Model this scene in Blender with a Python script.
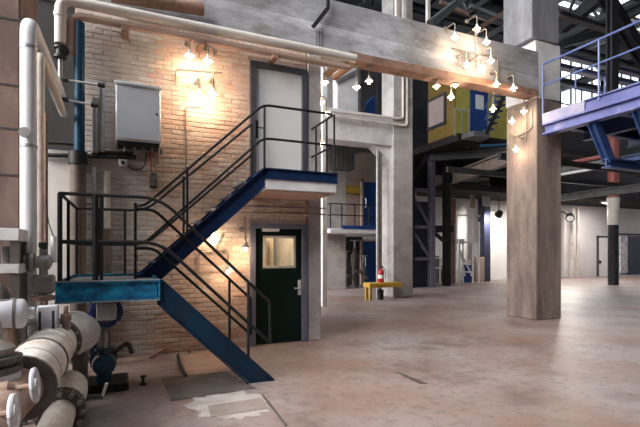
import bpy, math, random
from mathutils import Vector as V

# ------------------------------------------------------------------ camera, world, exposure
scene = bpy.context.scene
for o in list(bpy.data.objects):
    bpy.data.objects.remove(o)
COL = scene.collection
F, YH, CAMH = 445.0, 252.0, 1.6           # focal length in pixels, horizon row, eye height
TH = math.atan(195.0 / 445.0)
SN, CS = math.sin(TH), math.cos(TH)
cam_d = bpy.data.cameras.new('camera'); cam = bpy.data.objects.new('camera', cam_d); COL.objects.link(cam)
cam.location = (0, 0, CAMH); cam.rotation_euler = (math.pi / 2, 0, -TH)
cam_d.sensor_width = 36; cam_d.lens = F / 640 * 36
cam_d.shift_y = (YH - 213.5) / 640; cam_d.clip_end = 300; cam_d.clip_start = 0.05
scene.camera = cam
world = bpy.data.worlds.new('world'); scene.world = world; world.use_nodes = True
bg = world.node_tree.nodes['Background']
bg.inputs[0].default_value = (0.90, 0.95, 1.0, 1); bg.inputs[1].default_value = 2.5
vs = scene.view_settings
vs.view_transform = 'Standard'; vs.look = 'None'; vs.gamma = 1; vs.use_curve_mapping = False
vs.exposure = 1.1
# daylight from the tall glazed side of the hall, behind the camera on the left
sun_d = bpy.data.lights.new('sun', 'SUN'); sun_d.energy = 3.4; sun_d.angle = math.radians(45); sun_d.color = (1.0, 0.95, 0.90)
sun = bpy.data.objects.new('sun', sun_d); COL.objects.link(sun)
sun.rotation_euler = V((.82, .24, -.52)).to_track_quat('-Z', 'Y').to_euler()

R = random.Random(7)

# ------------------------------------------------------------------ pixel -> point on a known plane
def ray(x, y):
    u = (x - 320) / F; v = (YH - y) / F
    return V((SN + u * CS, CS - u * SN, v))
def PY(x, y, Y):
    d = ray(x, y); return V((0, 0, CAMH)) + d * (Y / d.y)
def PX(x, y, X):
    d = ray(x, y); return V((0, 0, CAMH)) + d * (X / d.x)
def PZ(x, y, Z):
    d = ray(x, y); return V((0, 0, CAMH)) + d * ((Z - CAMH) / d.z)
def XA(x, Y): return PY(x, 252, Y).x
def ZA(x, y, Y): return PY(x, y, Y).z

# ------------------------------------------------------------------ materials
MATS = {}
def mat(name, c1, c2=None, scale=3.0, rough=0.7, metal=0.0, bump=0.0, stretch=(1, 1, 1), c3=None, s3=1.2, lo3=0.5, hi3=0.62,
        boards=None, c4=None, emit=None, rnd=None, detail=6, fine=0.0, obj=False, spec=0.5, bstrength=0.4):
    m = bpy.data.materials.new(name); m.use_nodes = True; MATS[name] = m
    nt = m.node_tree; N = nt.nodes; L = nt.links
    b = N['Principled BSDF']
    b.inputs['Roughness'].default_value = rough; b.inputs['Metallic'].default_value = metal
    b.inputs['Specular IOR Level'].default_value = spec
    b.inputs['Base Color'].default_value = (*c1, 1)
    if emit:
        b.inputs['Emission Color'].default_value = (*emit[0], 1); b.inputs['Emission Strength'].default_value = emit[1]
    if c2 is None: return m
    geo = N.new('ShaderNodeNewGeometry')
    src = geo.outputs['Position']
    if obj:
        tc = N.new('ShaderNodeTexCoord'); src = tc.outputs['Object']
    mp = N.new('ShaderNodeMapping'); mp.inputs['Scale'].default_value = stretch; L.new(src, mp.inputs[0])
    def noise(sc, det=detail, r=0.6):
        n = N.new('ShaderNodeTexNoise'); n.inputs['Scale'].default_value = sc; n.inputs['Detail'].default_value = det
        n.inputs['Roughness'].default_value = r; L.new(mp.outputs[0], n.inputs['Vector']); return n.outputs['Fac']
    def ramp(fac, lo, hi):
        r = N.new('ShaderNodeMapRange'); r.inputs[1].default_value = lo; r.inputs[2].default_value = hi
        r.inputs[3].default_value = 0; r.inputs[4].default_value = 1; L.new(fac, r.inputs[0]); return r.outputs[0]
    def mix(fac, a, bb, mode='MIX'):
        x = N.new('ShaderNodeMix'); x.data_type = 'RGBA'; x.blend_type = mode
        if isinstance(fac, float): x.inputs[0].default_value = fac
        else: L.new(fac, x.inputs[0])
        for sock, val in ((x.inputs[6], a), (x.inputs[7], bb)):
            if isinstance(val, tuple): sock.default_value = (*val, 1)
            else: L.new(val, sock)
        return x.outputs[2]
    n1 = noise(scale)
    col = mix(ramp(n1, 0.34, 0.66), c1, c2)
    height = n1
    if c3 is not None:
        col = mix(ramp(noise(s3, 8, 0.65), lo3, hi3), col, c3)
    if c4 is not None:
        col = mix(ramp(noise(0.9, 9, 0.7), c4[1], c4[2]), col, c4[0])
    if rnd is not None:                                  # every piece a tone of its own
        oi = N.new('ShaderNodeObjectInfo')
        a = N.new('ShaderNodeMath'); a.operation = 'ADD'; L.new(oi.outputs['Random'], a.inputs[0]); L.new(geo.outputs['Random Per Island'], a.inputs[1])
        fr = N.new('ShaderNodeMath'); fr.operation = 'FRACT'; L.new(a.outputs[0], fr.inputs[0])
        cr = N.new('ShaderNodeValToRGB'); L.new(fr.outputs[0], cr.inputs[0])
        els = cr.color_ramp.elements
        cr.color_ramp.interpolation = 'CONSTANT'
        els[0].position = 0; els[0].color = (*rnd[0], 1); els[1].position = 1.0 / len(rnd); els[1].color = (*rnd[1], 1)
        for i, c in enumerate(rnd[2:], 2):
            e = els.new(i / len(rnd)); e.color = (*c, 1)
        col = mix(0.55, col, cr.outputs[0])
    if boards:                                           # shuttering-board marks: axis weights, boards per metre
        ax, per, amt = boards
        sx = N.new('ShaderNodeVectorMath'); sx.operation = 'DOT_PRODUCT'; sx.inputs[1].default_value = ax; L.new(geo.outputs['Position'], sx.inputs[0])
        ml = N.new('ShaderNodeMath'); ml.operation = 'MULTIPLY'; ml.inputs[1].default_value = per; L.new(sx.outputs['Value'], ml.inputs[0])
        fl = N.new('ShaderNodeMath'); fl.operation = 'FLOOR'; L.new(ml.outputs[0], fl.inputs[0])
        wn = N.new('ShaderNodeTexWhiteNoise'); wn.noise_dimensions = '1D'; L.new(fl.outputs[0], wn.inputs['W'])
        g = N.new('ShaderNodeMapRange'); g.inputs[3].default_value = 1 - amt; g.inputs[4].default_value = 1.0; L.new(wn.outputs['Value'], g.inputs[0])
        fc = N.new('ShaderNodeMath'); fc.operation = 'FRACT'; L.new(ml.outputs[0], fc.inputs[0])
        ln = N.new('ShaderNodeMapRange'); ln.inputs[1].default_value = 0.0; ln.inputs[2].default_value = 0.09; ln.inputs[3].default_value = 0.72; L.new(fc.outputs[0], ln.inputs[0])
        mm = N.new('ShaderNodeMath'); mm.operation = 'MULTIPLY'; L.new(g.outputs[0], mm.inputs[0]); L.new(ln.outputs[0], mm.inputs[1])
        cc = N.new('ShaderNodeCombineColor')
        for i in range(3): L.new(mm.outputs[0], cc.inputs[i])
        col = mix(1.0, col, cc.outputs[0], 'MULTIPLY')
    if fine:
        col = mix(ramp(noise(scale * 14, 4, 0.7), 0.5, 0.75), col, tuple(v * (1 - fine) for v in c1))
    L.new(col, b.inputs['Base Color'])
    if bump:
        bp = N.new('ShaderNodeBump'); bp.inputs['Strength'].default_value = bstrength; bp.inputs['Distance'].default_value = bump
        L.new(noise(scale * 6, 8, 0.7), bp.inputs['Height']); L.new(bp.outputs[0], b.inputs['Normal'])
    return m

mat('floor', (0.34, 0.30, 0.295), (0.255, 0.150, 0.115), 0.55, 0.45, c4=((0.135, 0.095, 0.08), .54, .74), bump=0.006, c3=(0.23, 0.165, 0.145), s3=0.9, lo3=0.48, hi3=0.70, fine=0.6, spec=0.4, bstrength=0.5)
mat('floor_patch', (0.54, 0.50, 0.47), (0.36, 0.31, 0.28), 4, fine=0.4, rough=0.7, bump=0.006)
mat('floor_plate', (0.085, 0.072, 0.066), (0.14, 0.115, 0.10), 3, 0.55, bump=0.003, c3=(0.24, 0.18, 0.15), s3=2.0, lo3=0.52, hi3=0.7)
mat('slab_brown', (0.34, 0.28, 0.25), (0.25, 0.20, 0.175), 5, 0.8, bump=0.006, fine=0.4)
mat('hatch_pink', (0.50, 0.34, 0.28), (0.42, 0.28, 0.23), 3, 0.7, bump=0.004)
mat('mortar', (0.58, 0.46, 0.39), (0.46, 0.34, 0.28), 1.5, 0.9, bump=0.006)
mat('brick', (0.60, 0.37, 0.28), (0.62, 0.46, 0.38), 1.1, 0.85, c4=((0.34, 0.20, 0.15), .58, .74), bump=0.008, c3=(0.72, 0.62, 0.55), s3=1.3, lo3=0.46, hi3=0.62, fine=0.35, bstrength=0.7,
    rnd=[(0.60, 0.40, 0.31), (0.64, 0.46, 0.37), (0.55, 0.33, 0.25), (0.67, 0.53, 0.45), (0.60, 0.41, 0.33), (0.68, 0.57, 0.49), (0.50, 0.29, 0.22)])
mat('brick_white', (0.60, 0.555, 0.515), (0.40, 0.355, 0.325), 1.3, 0.85, c4=((0.26, 0.20, 0.165), .54, .70), bump=0.008, c3=(0.52, 0.32, 0.24), s3=2.0, lo3=0.58, hi3=0.68, fine=0.35, bstrength=0.7,
    rnd=[(0.56, 0.515, 0.475), (0.52, 0.47, 0.43), (0.60, 0.55, 0.51), (0.50, 0.42, 0.37), (0.56, 0.505, 0.46)])
mat('concrete_beam', (0.46, 0.455, 0.48), (0.24, 0.23, 0.23), 1.3, 0.85, bump=0.012, boards=((0.02, 0, 1), 6.5, 0.35), c4=((0.17, 0.155, 0.145), .54, .72), c3=(0.62, 0.62, 0.67), s3=0.6, lo3=0.52, hi3=0.66, stretch=(1, 1, 2.5), fine=0.3, bstrength=0.7)
mat('concrete_col', (0.33, 0.25, 0.215), (0.15, 0.112, 0.098), 1.6, 0.85, c4=((0.10, 0.08, 0.072), .52, .72), bump=0.01, boards=((1, 1, 0.01), 7.5, 0.25), stretch=(2, 2, 0.5), fine=0.5, bstrength=0.8)
mat('concrete_upper', (0.34, 0.335, 0.36), (0.20, 0.195, 0.21), 1.6, 0.85, bump=0.012, boards=((1, 1, 0.01), 6.0, 0.3), stretch=(2, 2, 0.6), fine=0.35)
mat('concrete_plain', (0.48, 0.45, 0.435), (0.32, 0.29, 0.28), 1.5, 0.85, c4=((0.20, 0.175, 0.16), .52, .72), bump=0.008, fine=0.25)
mat('concrete_white', (0.68, 0.66, 0.67), (0.52, 0.50, 0.51), 2.0, 0.85, c4=((0.32, 0.29, 0.28), .55, .75), bump=0.006)
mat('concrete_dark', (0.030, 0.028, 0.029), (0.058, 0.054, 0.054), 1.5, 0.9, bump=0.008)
mat('pier_brown', (0.13, 0.078, 0.062), (0.20, 0.128, 0.102), 2.2, 0.8, bump=0.006, stretch=(1, 1, 0.6), c3=(0.10, 0.06, 0.05), s3=1.4)
mat('plaster_white', (0.82, 0.79, 0.75), (0.66, 0.62, 0.58), 1.2, 0.85, bump=0.006, c3=(0.42, 0.36, 0.32), s3=1.8, lo3=0.6, hi3=0.75)
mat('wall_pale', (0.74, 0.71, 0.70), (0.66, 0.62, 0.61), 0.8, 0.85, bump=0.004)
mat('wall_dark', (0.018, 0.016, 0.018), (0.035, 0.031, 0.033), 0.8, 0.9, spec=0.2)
mat('wall_white', (0.85, 0.83, 0.80), (0.74, 0.71, 0.68), 0.9, 0.8)
mat('pipe_white', (0.68, 0.68, 0.70), (0.56, 0.55, 0.56), 2.5, 0.45, c3=(0.40, 0.34, 0.30), s3=3.0, lo3=0.62, hi3=0.78)
mat('pipe_cream', (0.68, 0.63, 0.58), (0.54, 0.48, 0.43), 2.5, 0.5, c3=(0.40, 0.27, 0.21), s3=2.0, lo3=0.6, hi3=0.75)
mat('pipe_pink', (0.46, 0.31, 0.25), (0.36, 0.24, 0.19), 2.5, 0.6)
mat('lagging', (0.74, 0.69, 0.65), (0.54, 0.47, 0.42), 5, 0.85, bump=0.02, bstrength=0.8, c3=(0.34, 0.25, 0.20), s3=3.5, lo3=0.55, hi3=0.75)
mat('lagging_white', (0.80, 0.77, 0.73), (0.64, 0.59, 0.54), 6, 0.85, bump=0.025, bstrength=0.9, c3=(0.42, 0.33, 0.28), s3=4, lo3=0.62, hi3=0.78)
mat('pipe_brown', (0.10, 0.075, 0.062), (0.17, 0.13, 0.11), 3, 0.6, bump=0.004)
mat('pipe_blue', (0.006, 0.045, 0.09), (0.010, 0.06, 0.115), 4, 0.45, spec=0.3)
mat('steel_blue', (0.004, 0.015, 0.055), (0.007, 0.024, 0.078), 3, 0.5, spec=0.25, c3=(0.03, 0.03, 0.04), s3=5, lo3=0.60, hi3=0.75)
mat('steel_worn', (0.002, 0.008, 0.025), (0.004, 0.026, 0.055), 1.6, 0.5, spec=0.25, c3=(0.012, 0.014, 0.022), s3=3, lo3=0.52, hi3=0.7)
mat('steel_teal', (0.006, 0.05, 0.14), (0.014, 0.27, 0.46), 6.0, 0.45, spec=0.3, stretch=(1, 1, 1.6), c3=(0.03, 0.035, 0.05), s3=5, lo3=0.56, hi3=0.70)
mat('mezz_blue', (0.028, 0.048, 0.20), (0.095, 0.115, 0.31), 1.5, 0.45, c3=(0.24, 0.23, 0.36), s3=1.8, lo3=0.55, hi3=0.7)
mat('mezz_dark', (0.012, 0.035, 0.12), (0.03, 0.06, 0.17), 2, 0.4)
mat('mezz_plate', (0.27, 0.265, 0.36), (0.17, 0.175, 0.31), 2, 0.5)
mat('rail_black', (0.008, 0.008, 0.010), (0.016, 0.016, 0.018), 6, 0.5, spec=0.25)
mat('rail_blue', (0.06, 0.10, 0.28), (0.10, 0.14, 0.33), 4, 0.4)
mat('steel_dark', (0.012, 0.012, 0.015), (0.028, 0.027, 0.030), 2, 0.6, spec=0.3)
mat('steel_grey', (0.15, 0.148, 0.155), (0.085, 0.083, 0.088), 3, 0.55)
mat('steel_rust', (0.22, 0.12, 0.085), (0.30, 0.18, 0.135), 2.5, 0.75, bump=0.004, c3=(0.16, 0.085, 0.06), s3=3)
mat('steel_white', (0.75, 0.75, 0.75), (0.62, 0.61, 0.61), 3, 0.5)
mat('galvanised', (0.42, 0.42, 0.43), (0.30, 0.30, 0.31), 9, 0.4, metal=0.5)
mat('conduit', (0.30, 0.26, 0.22), (0.20, 0.17, 0.15), 8, 0.5, metal=0.3)
mat('cabinet', (0.72, 0.75, 0.80), (0.66, 0.69, 0.74), 3, 0.4)
mat('door_grey', (0.72, 0.72, 0.72), (0.66, 0.66, 0.67), 2, 0.5)
mat('frame_dark', (0.045, 0.048, 0.060), (0.07, 0.07, 0.085), 4, 0.5)
mat('frame_blue', (0.10, 0.10, 0.15), (0.15, 0.145, 0.19), 4, 0.5)
mat('door_green', (0.0012, 0.009, 0.007), (0.0025, 0.014, 0.011), 2, 0.45, spec=0.2)
mat('door_blue', (0.010, 0.045, 0.19), (0.016, 0.06, 0.23), 2, 0.5, spec=0.3)
mat('chrome', (0.62, 0.62, 0.63), None, rough=0.35, metal=0.3)
mat('white', (0.80, 0.80, 0.80), (0.74, 0.74, 0.74), 4, 0.5)
mat('cream_room', (0.72, 0.62, 0.47), (0.66, 0.56, 0.42), 2, 0.8)
mat('yellow_paint', (0.55, 0.36, 0.05), (0.44, 0.26, 0.03), 5, 0.5, c3=(0.22, 0.13, 0.04), s3=6, lo3=0.6, hi3=0.7)
mat('yellow_wall', (0.50, 0.44, 0.09), (0.40, 0.33, 0.06), 1.5, 0.6)
mat('yellow_dark', (0.30, 0.20, 0.05), (0.22, 0.14, 0.035), 2.5, 0.6)
mat('red_paint', (0.42, 0.02, 0.02), (0.34, 0.015, 0.015), 4, 0.35)
mat('red_pipe', (0.34, 0.10, 0.09), (0.26, 0.07, 0.06), 3, 0.5)
mat('black', (0.012, 0.012, 0.012), (0.02, 0.02, 0.02), 4, 0.5)
mat('wood_orange', (0.46, 0.25, 0.14), (0.36, 0.19, 0.10), 3, 0.7, stretch=(1, 1, 6))
mat('brown_panel', (0.38, 0.29, 0.24), (0.30, 0.23, 0.19), 2, 0.7)
mat('blue_machine', (0.008, 0.04, 0.08), (0.015, 0.12, 0.20), 8, 0.35, c3=(0.05, 0.05, 0.06), s3=9, lo3=0.55, hi3=0.65)
mat('blue_ring', (0.02, 0.03, 0.16), (0.03, 0.05, 0.22), 6, 0.4)
mat('machine_dark', (0.06, 0.05, 0.045), (0.12, 0.10, 0.09), 7, 0.6, bump=0.004)
mat('machine_grey', (0.34, 0.31, 0.30), (0.22, 0.20, 0.19), 7, 0.5, metal=0.3, bump=0.004)
mat('machine_pale', (0.60, 0.60, 0.66), (0.48, 0.46, 0.50), 5, 0.45)
mat('machine_rust', (0.22, 0.13, 0.09), (0.34, 0.24, 0.19), 7, 0.7, bump=0.005)
mat('bulb', (1, 0.85, 0.6), None, emit=((1.0, 0.72, 0.38), 28))
mat('fill_tube_glow', (1, 1, 1), None, emit=((1.0, 0.95, 0.9), 8))  # glow of the strip lights added in the far bay
mat('shade', (0.75, 0.72, 0.68), (0.65, 0.62, 0.58), 8, 0.4)
mat('panel_pink', (0.60, 0.47, 0.44), (0.52, 0.40, 0.38), 2, 0.6)
mat('dapple', (0.85, 0.85, 0.90), (0.35, 0.35, 0.42), 6, 0.6)
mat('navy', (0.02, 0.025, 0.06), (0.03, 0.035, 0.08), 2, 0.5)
mat('bright_room', (0.90, 0.88, 0.85), (0.85, 0.83, 0.80), 2, 0.7)
g = bpy.data.materials.new('glass'); g.use_nodes = True; MATS['glass'] = g
nt = g.node_tree; nt.nodes.remove(nt.nodes['Principled BSDF'])
tr = nt.nodes.new('ShaderNodeBsdfTransparent'); tr.inputs[0].default_value = (0.92, 0.95, 0.97, 1)
gl = nt.nodes.new('ShaderNodeBsdfGlossy'); gl.inputs['Roughness'].default_value = 0.05
mx = nt.nodes.new('ShaderNodeMixShader'); mx.inputs[0].default_value = 0.08
nt.links.new(tr.outputs[0], mx.inputs[1]); nt.links.new(gl.outputs[0], mx.inputs[2]); nt.links.new(mx.outputs[0], nt.nodes['Material Output'].inputs[0])

# ------------------------------------------------------------------ mesh building
def frame(d):
    d = d.normalized(); a = V((0, 0, 1)) if abs(d.z) < 0.95 else V((1, 0, 0))
    s = d.cross(a).normalized(); return s, s.cross(d).normalized()
class MB:
    def __init__(s): s.v = []; s.f = []
    def poly(s, pts):
        n = len(s.v); s.v += [V(p) for p in pts]; s.f.append(tuple(range(n, n + len(pts)))); return s
    def box(s, x0, x1, y0, y1, z0, z1):
        n = len(s.v)
        s.v += [V((x, y, z)) for z in (z0, z1) for y in (y0, y1) for x in (x0, x1)]
        s.f += [tuple(n + i for i in q) for q in ((0, 2, 3, 1), (4, 5, 7, 6), (0, 1, 5, 4), (2, 6, 7, 3), (0, 4, 6, 2), (1, 3, 7, 5))]
        return s
    def cbox(s, x0, x1, y0, y1, z0, z1, c=0.01):           # box with chamfered edges
        n = len(s.v); X = (x0, x1); Y = (y0, y1); Z = (z0, z1); idx = {}
        for i in (0, 1):
            for j in (0, 1):
                for k in (0, 1):
                    sx = c if i == 0 else -c; sy = c if j == 0 else -c; sz = c if k == 0 else -c
                    for a, p in enumerate(((X[i], Y[j] + sy, Z[k] + sz), (X[i] + sx, Y[j], Z[k] + sz), (X[i] + sx, Y[j] + sy, Z[k]))):
                        idx[i, j, k, a] = len(s.v); s.v.append(V(p))
        I = idx
        for i in (0, 1):
            q = [I[i, 0, 0, 0], I[i, 1, 0, 0], I[i, 1, 1, 0], I[i, 0, 1, 0]]; s.f.append(tuple(q if i else q[::-1]))
            q = [I[0, i, 0, 1], I[1, i, 0, 1], I[1, i, 1, 1], I[0, i, 1, 1]]; s.f.append(tuple(q[::-1] if i else q))
            q = [I[0, 0, i, 2], I[1, 0, i, 2], I[1, 1, i, 2], I[0, 1, i, 2]]; s.f.append(tuple(q if i else q[::-1]))
        for i in (0, 1):
            for j in (0, 1):
                s.f.append((I[i, j, 0, 0], I[i, j, 1, 0], I[i, j, 1, 1], I[i, j, 0, 1]))
                s.f.append((I[i, 0, j, 0], I[i, 1, j, 0], I[i, 1, j, 2], I[i, 0, j, 2]))
                s.f.append((I[0, i, j, 1], I[1, i, j, 1], I[1, i, j, 2], I[0, i, j, 2]))
                for k in (0, 1): s.f.append((I[i, j, k, 0], I[i, j, k, 1], I[i, j, k, 2]))
        return s
    def bar(s, p, q, w, h, up=None):                       # rectangular bar p->q, w sideways, h along up
        p = V(p); q = V(q); d = (q - p).normalized()
        up = V(up) if up else (V((0, 0, 1)) if abs(d.z) < 0.95 else V((0, 1, 0)))
        sd = d.cross(up).normalized(); u = sd.cross(d).normalized(); n = len(s.v)
        for c in (p, q):
            for a, b in ((-1, -1), (1, -1), (1, 1), (-1, 1)): s.v.append(c + sd * (a * w / 2) + u * (b * h / 2))
        s.f += [tuple(n + i for i in t) for t in ((0, 1, 2, 3), (7, 6, 5, 4), (0, 4, 5, 1), (1, 5, 6, 2), (2, 6, 7, 3), (3, 7, 4, 0))]
        return s
    def ibeam(s, p, q, w, h, t=0.02, up=None):             # I section
        p = V(p); q = V(q); d = (q - p).normalized(); up = V(up) if up else (V((0, 0, 1)) if abs(d.z) < 0.95 else V((0, 1, 0)))
        sd = d.cross(up).normalized(); u = sd.cross(d).normalized()
        s.bar(p, q, t, h - 2 * t, u); s.bar(p + u * (h - t) / 2, q + u * (h - t) / 2, w, t, u); s.bar(p - u * (h - t) / 2, q - u * (h - t) / 2, w, t, u)
        return s
    def ring(s, c, a, b, r, n):
        k = len(s.v); s.v += [c + a * (r * math.cos(2 * math.pi * i / n)) + b * (r * math.sin(2 * math.pi * i / n)) for i in range(n)]; return k
    def tube(s, pts, r, n=8, bend=0.0, cap=True):
        pts = [V(p) for p in pts]
        if bend and len(pts) > 2:
            out = [pts[0]]
            for i in range(1, len(pts) - 1):
                a = (pts[i - 1] - pts[i]); b = (pts[i + 1] - pts[i]); t = min(bend, a.length * 0.48, b.length * 0.48)
                A = pts[i] + a.normalized() * t; B = pts[i] + b.normalized() * t
                for k in range(6):
                    w = k / 5; out.append(A.lerp(pts[i], w).lerp(pts[i].lerp(B, w), w))
            pts = out + [pts[-1]]
        rings = []; a = b = None
        for i, p in enumerate(pts):
            d = (pts[min(i + 1, len(pts) - 1)] - pts[max(i - 1, 0)]).normalized()
            if a is None: a, b = frame(d)
            else:
                a = (a - d * a.dot(d)).normalized(); b = a.cross(d).normalized()
                b = -b if False else b
            rr = r[i] if isinstance(r, (list, tuple)) else r
            rings.append(s.ring(p, a, d.cross(a).normalized(), rr, n))
        for k, m in zip(rings, rings[1:]):
            for i in range(n):
                j = (i + 1) % n; s.f.append((k + i, k + j, m + j, m + i))
        if cap:
            s.f.append(tuple(range(rings[0] + n - 1, rings[0] - 1, -1))); s.f.append(tuple(range(rings[-1], rings[-1] + n)))
        return s
    def lathe(s, c, d, prof, n=16, cap=True):                         # prof: (distance along d, radius)
        c = V(c); d = V(d).normalized(); a, b = frame(d); b = d.cross(a)
        rings = [s.ring(c + d * h, a, b, max(r, 1e-4), n) for h, r in prof]
        for k, m in zip(rings, rings[1:]):
            for i in range(n):
                j = (i + 1) % n; s.f.append((k + i, k + j, m + j, m + i))
        if cap: s.f.append(tuple(range(rings[0] + n - 1, rings[0] - 1, -1))); s.f.append(tuple(range(rings[-1], rings[-1] + n)))
        return s
    def prism(s, pts, off):                                 # polygon extruded by a vector
        pts = [V(p) for p in pts]; off = V(off); n = len(s.v); k = len(pts)
        s.v += pts + [p + off for p in pts]
        s.f.append(tuple(range(n + k - 1, n - 1, -1))); s.f.append(tuple(range(n + k, n + 2 * k)))
        for i in range(k):
            j = (i + 1) % k; s.f.append((n + i, n + j, n + k + j, n + k + i))
        return s

ORIGIN = {}
def build(name, mb, m, parent=None, smooth=True):
    if parent is None:
        lo = V((min(v[i] for v in mb.v) for i in range(3))); hi = V((max(v[i] for v in mb.v) for i in range(3)))
        org = V(((lo.x + hi.x) / 2, (lo.y + hi.y) / 2, lo.z))
    else: org = ORIGIN[parent.name]
    me = bpy.data.meshes.new(name); me.from_pydata([tuple(v - org) for v in mb.v], [], mb.f)
    import bmesh as bm_
    b = bm_.new(); b.from_mesh(me); bm_.ops.recalc_face_normals(b, faces=b.faces); b.to_mesh(me); b.free()
    if smooth:
        me.polygons.foreach_set('use_smooth', [True] * len(me.polygons)); me.set_sharp_from_angle(angle=math.radians(38))
    me.materials.append(MATS[m]); me.update()
    o = bpy.data.objects.new(name, me); COL.objects.link(o)
    if parent is None: o.location = org
    else: o.parent = parent
    ORIGIN[o.name] = org
    return o
def tag(o, label=None, cat=None, group=None, kind=None):
    for k, v in (('label', label), ('category', cat), ('group', group), ('kind', kind)):
        if v: o[k] = v
    return o
def thing(name, label, cat, loc, group=None, kind=None):
    o = bpy.data.objects.new(name, None); COL.objects.link(o); o.location = V(loc); o.empty_display_size = 0.1
    ORIGIN[o.name] = V(loc); tag(o, label, cat, group, kind); return o
def one(name, mb, m, label, cat, group=None, kind=None):
    return tag(build(name, mb, m), label, cat, group, kind)
def struct(name, mb, m, label, cat):
    return one(name, mb, m, label, cat, kind='structure')

WY = 7.41                       # face of the brick wall
BY = 7.46                       # face of the beam above it

# ------------------------------------------------------------------ floor and shell
fl = struct('floor', MB().box(-8, 38, -4, 19.4, -0.2, 0), 'floor', 'stained pinkish grey concrete floor of the plant hall', 'floor')
hatch = PZ(170, 395, 0)
one('floor_plate', MB().poly([PZ(161, 378, .006), PZ(225, 372, .006), PZ(256, 388, .006), PZ(171, 401, .006)]).prism(
    [PZ(161, 378, .001), PZ(225, 372, .001), PZ(256, 388, .001), PZ(171, 401, .001)], (0, 0, .006)), 'floor_plate', 'dark steel hatch plate lying in the floor below the stair foot', 'hatch')
one('hatch_cover', MB().prism([PZ(181, 356, .001), PZ(228, 350, .001), PZ(238, 370, .001), PZ(187, 376, .001)], (0, 0, .005)), 'hatch_pink', 'pinkish concrete hatch cover in the floor by the brick wall', 'hatch')
pat = []
for k in range(34):
    a = 2 * math.pi * k / 34; rr = 1 + R.uniform(-.24, .16)
    pat.append(PZ(231 + 42 * rr * math.cos(a), 406 + 15 * rr * math.sin(a) + 0.0, .001))
one('concrete_patch', MB().prism(pat, (0, 0, .004)), 'floor_patch', 'rough whitish cement patch on the floor beside the dark steel plate', 'floor patch')
one('patch_cover', MB().prism([PZ(208, 406, .0055), PZ(262, 398, .0055), PZ(268, 409, .0055), PZ(211, 417, .0055)], (0, 0, .004)), 'slab_brown', 'worn brownish slab set inside the white cement patch', 'hatch')
one('floor_scar', MB().prism([PZ(395, 371, .0005), PZ(409, 376, .0005), PZ(429, 384, .0005), PZ(420, 384, .0005), PZ(404, 377, .0005)], (0, 0, .002)), 'machine_dark', 'short dark gouge mark on the open concrete floor', 'floor mark')
one('floor_joint', MB().tube([PZ(262, 395, .001), PZ(274, 410, .001), PZ(286, 426, .001)], .012, 5), 'machine_dark', 'dark crack line running off from the cement patch', 'floor joint')

# brick wall: mortar backing with two door openings, single bricks proud of it
DX0, DX1 = 1.95, 2.98
D1T, D2B, D2T = 2.09, 2.86, 4.85
back = MB().box(-0.67, DX0, WY + .007, WY + .4, 0, 5.2).box(DX0, DX1, WY + .007, WY + .4, D1T, D2B).box(DX0, DX1, WY + .007, WY + .4, D2T, 5.2)
wall = struct('wall_front', back, 'mortar', 'weathered pink and cream brick wall behind the steel stairs', 'wall')
BL, BH, JT = 0.232, 0.066, 0.011
def brick_mesh(L, H):
    mb = MB(); c = .008; y0, ym, y1 = 0.03, 0.006, 0.0
    a = [(-L / 2, -H / 2), (L / 2, -H / 2), (L / 2, H / 2), (-L / 2, H / 2)]
    b = [(-L / 2 + c, -H / 2 + c), (L / 2 - c, -H / 2 + c), (L / 2 - c, H / 2 - c), (-L / 2 + c, H / 2 - c)]
    mb.v = [V((x, y0, z)) for x, z in a] + [V((x, ym, z)) for x, z in a] + [V((x, y1, z)) for x, z in b]
    for r in (0, 4):
        for i in range(4):
            j = (i + 1) % 4; mb.f.append((r + i, r + j, r + 4 + j, r + 4 + i))
    mb.f.append((8, 9, 10, 11)); return mb
def holes(x0, x1, z0, z1):
    for (a, b, c, d) in ((DX0 - .01, DX1 + .01, -1, D1T + .01), (DX0 - .01, DX1 + .01, D2B, D2T + .01)):
        if x1 > a and x0 < b and z1 > c and z0 < d: return (a, b)
    return None
bricks = []
row = 0; z = 0.008
while z + BH < 5.2:
    x = -0.67 - (BL / 2 if row % 2 else 0)
    while x < 3.01:
        a, b = max(x, -0.665), min(x + BL, 3.005)
        h = holes(a, b, z, z + BH)
        if h:
            if a < h[0]: b = min(b, h[0])
            elif b > h[1]: a = max(a, h[1])
            else: b = a
        if b - a > 0.04: bricks.append(((a + b) / 2, z + BH / 2, b - a))
        x += BL + JT
    z += BH + JT; row += 1
def hidden_px(x, z):
    d = V((x, WY, z - CAMH)); t = d.x * SN + d.y * CS; px = 320 + F * (d.x * CS - d.y * SN) / t; py = YH - F * d.z / t
    return px, py
def pick(bk):
    px, py = hidden_px(bk[0], bk[1])
    full = bk[2] > 0.2
    clear = 163 < px < 249 and 62 < py < 340
    return (0 if (full and clear) else 1, (bk[0]) ** 2 + WY ** 2 + (bk[1] - CAMH) ** 2)
order = sorted(range(len(bricks)), key=lambda i: pick(bricks[i]))
single = set(order[:290])
bm0 = brick_mesh(BL, BH); mesh_cache = {}
def whitened(x, zc): return x < 0.40
stuff = {'brick': MB(), 'brick_white': MB()}
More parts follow.
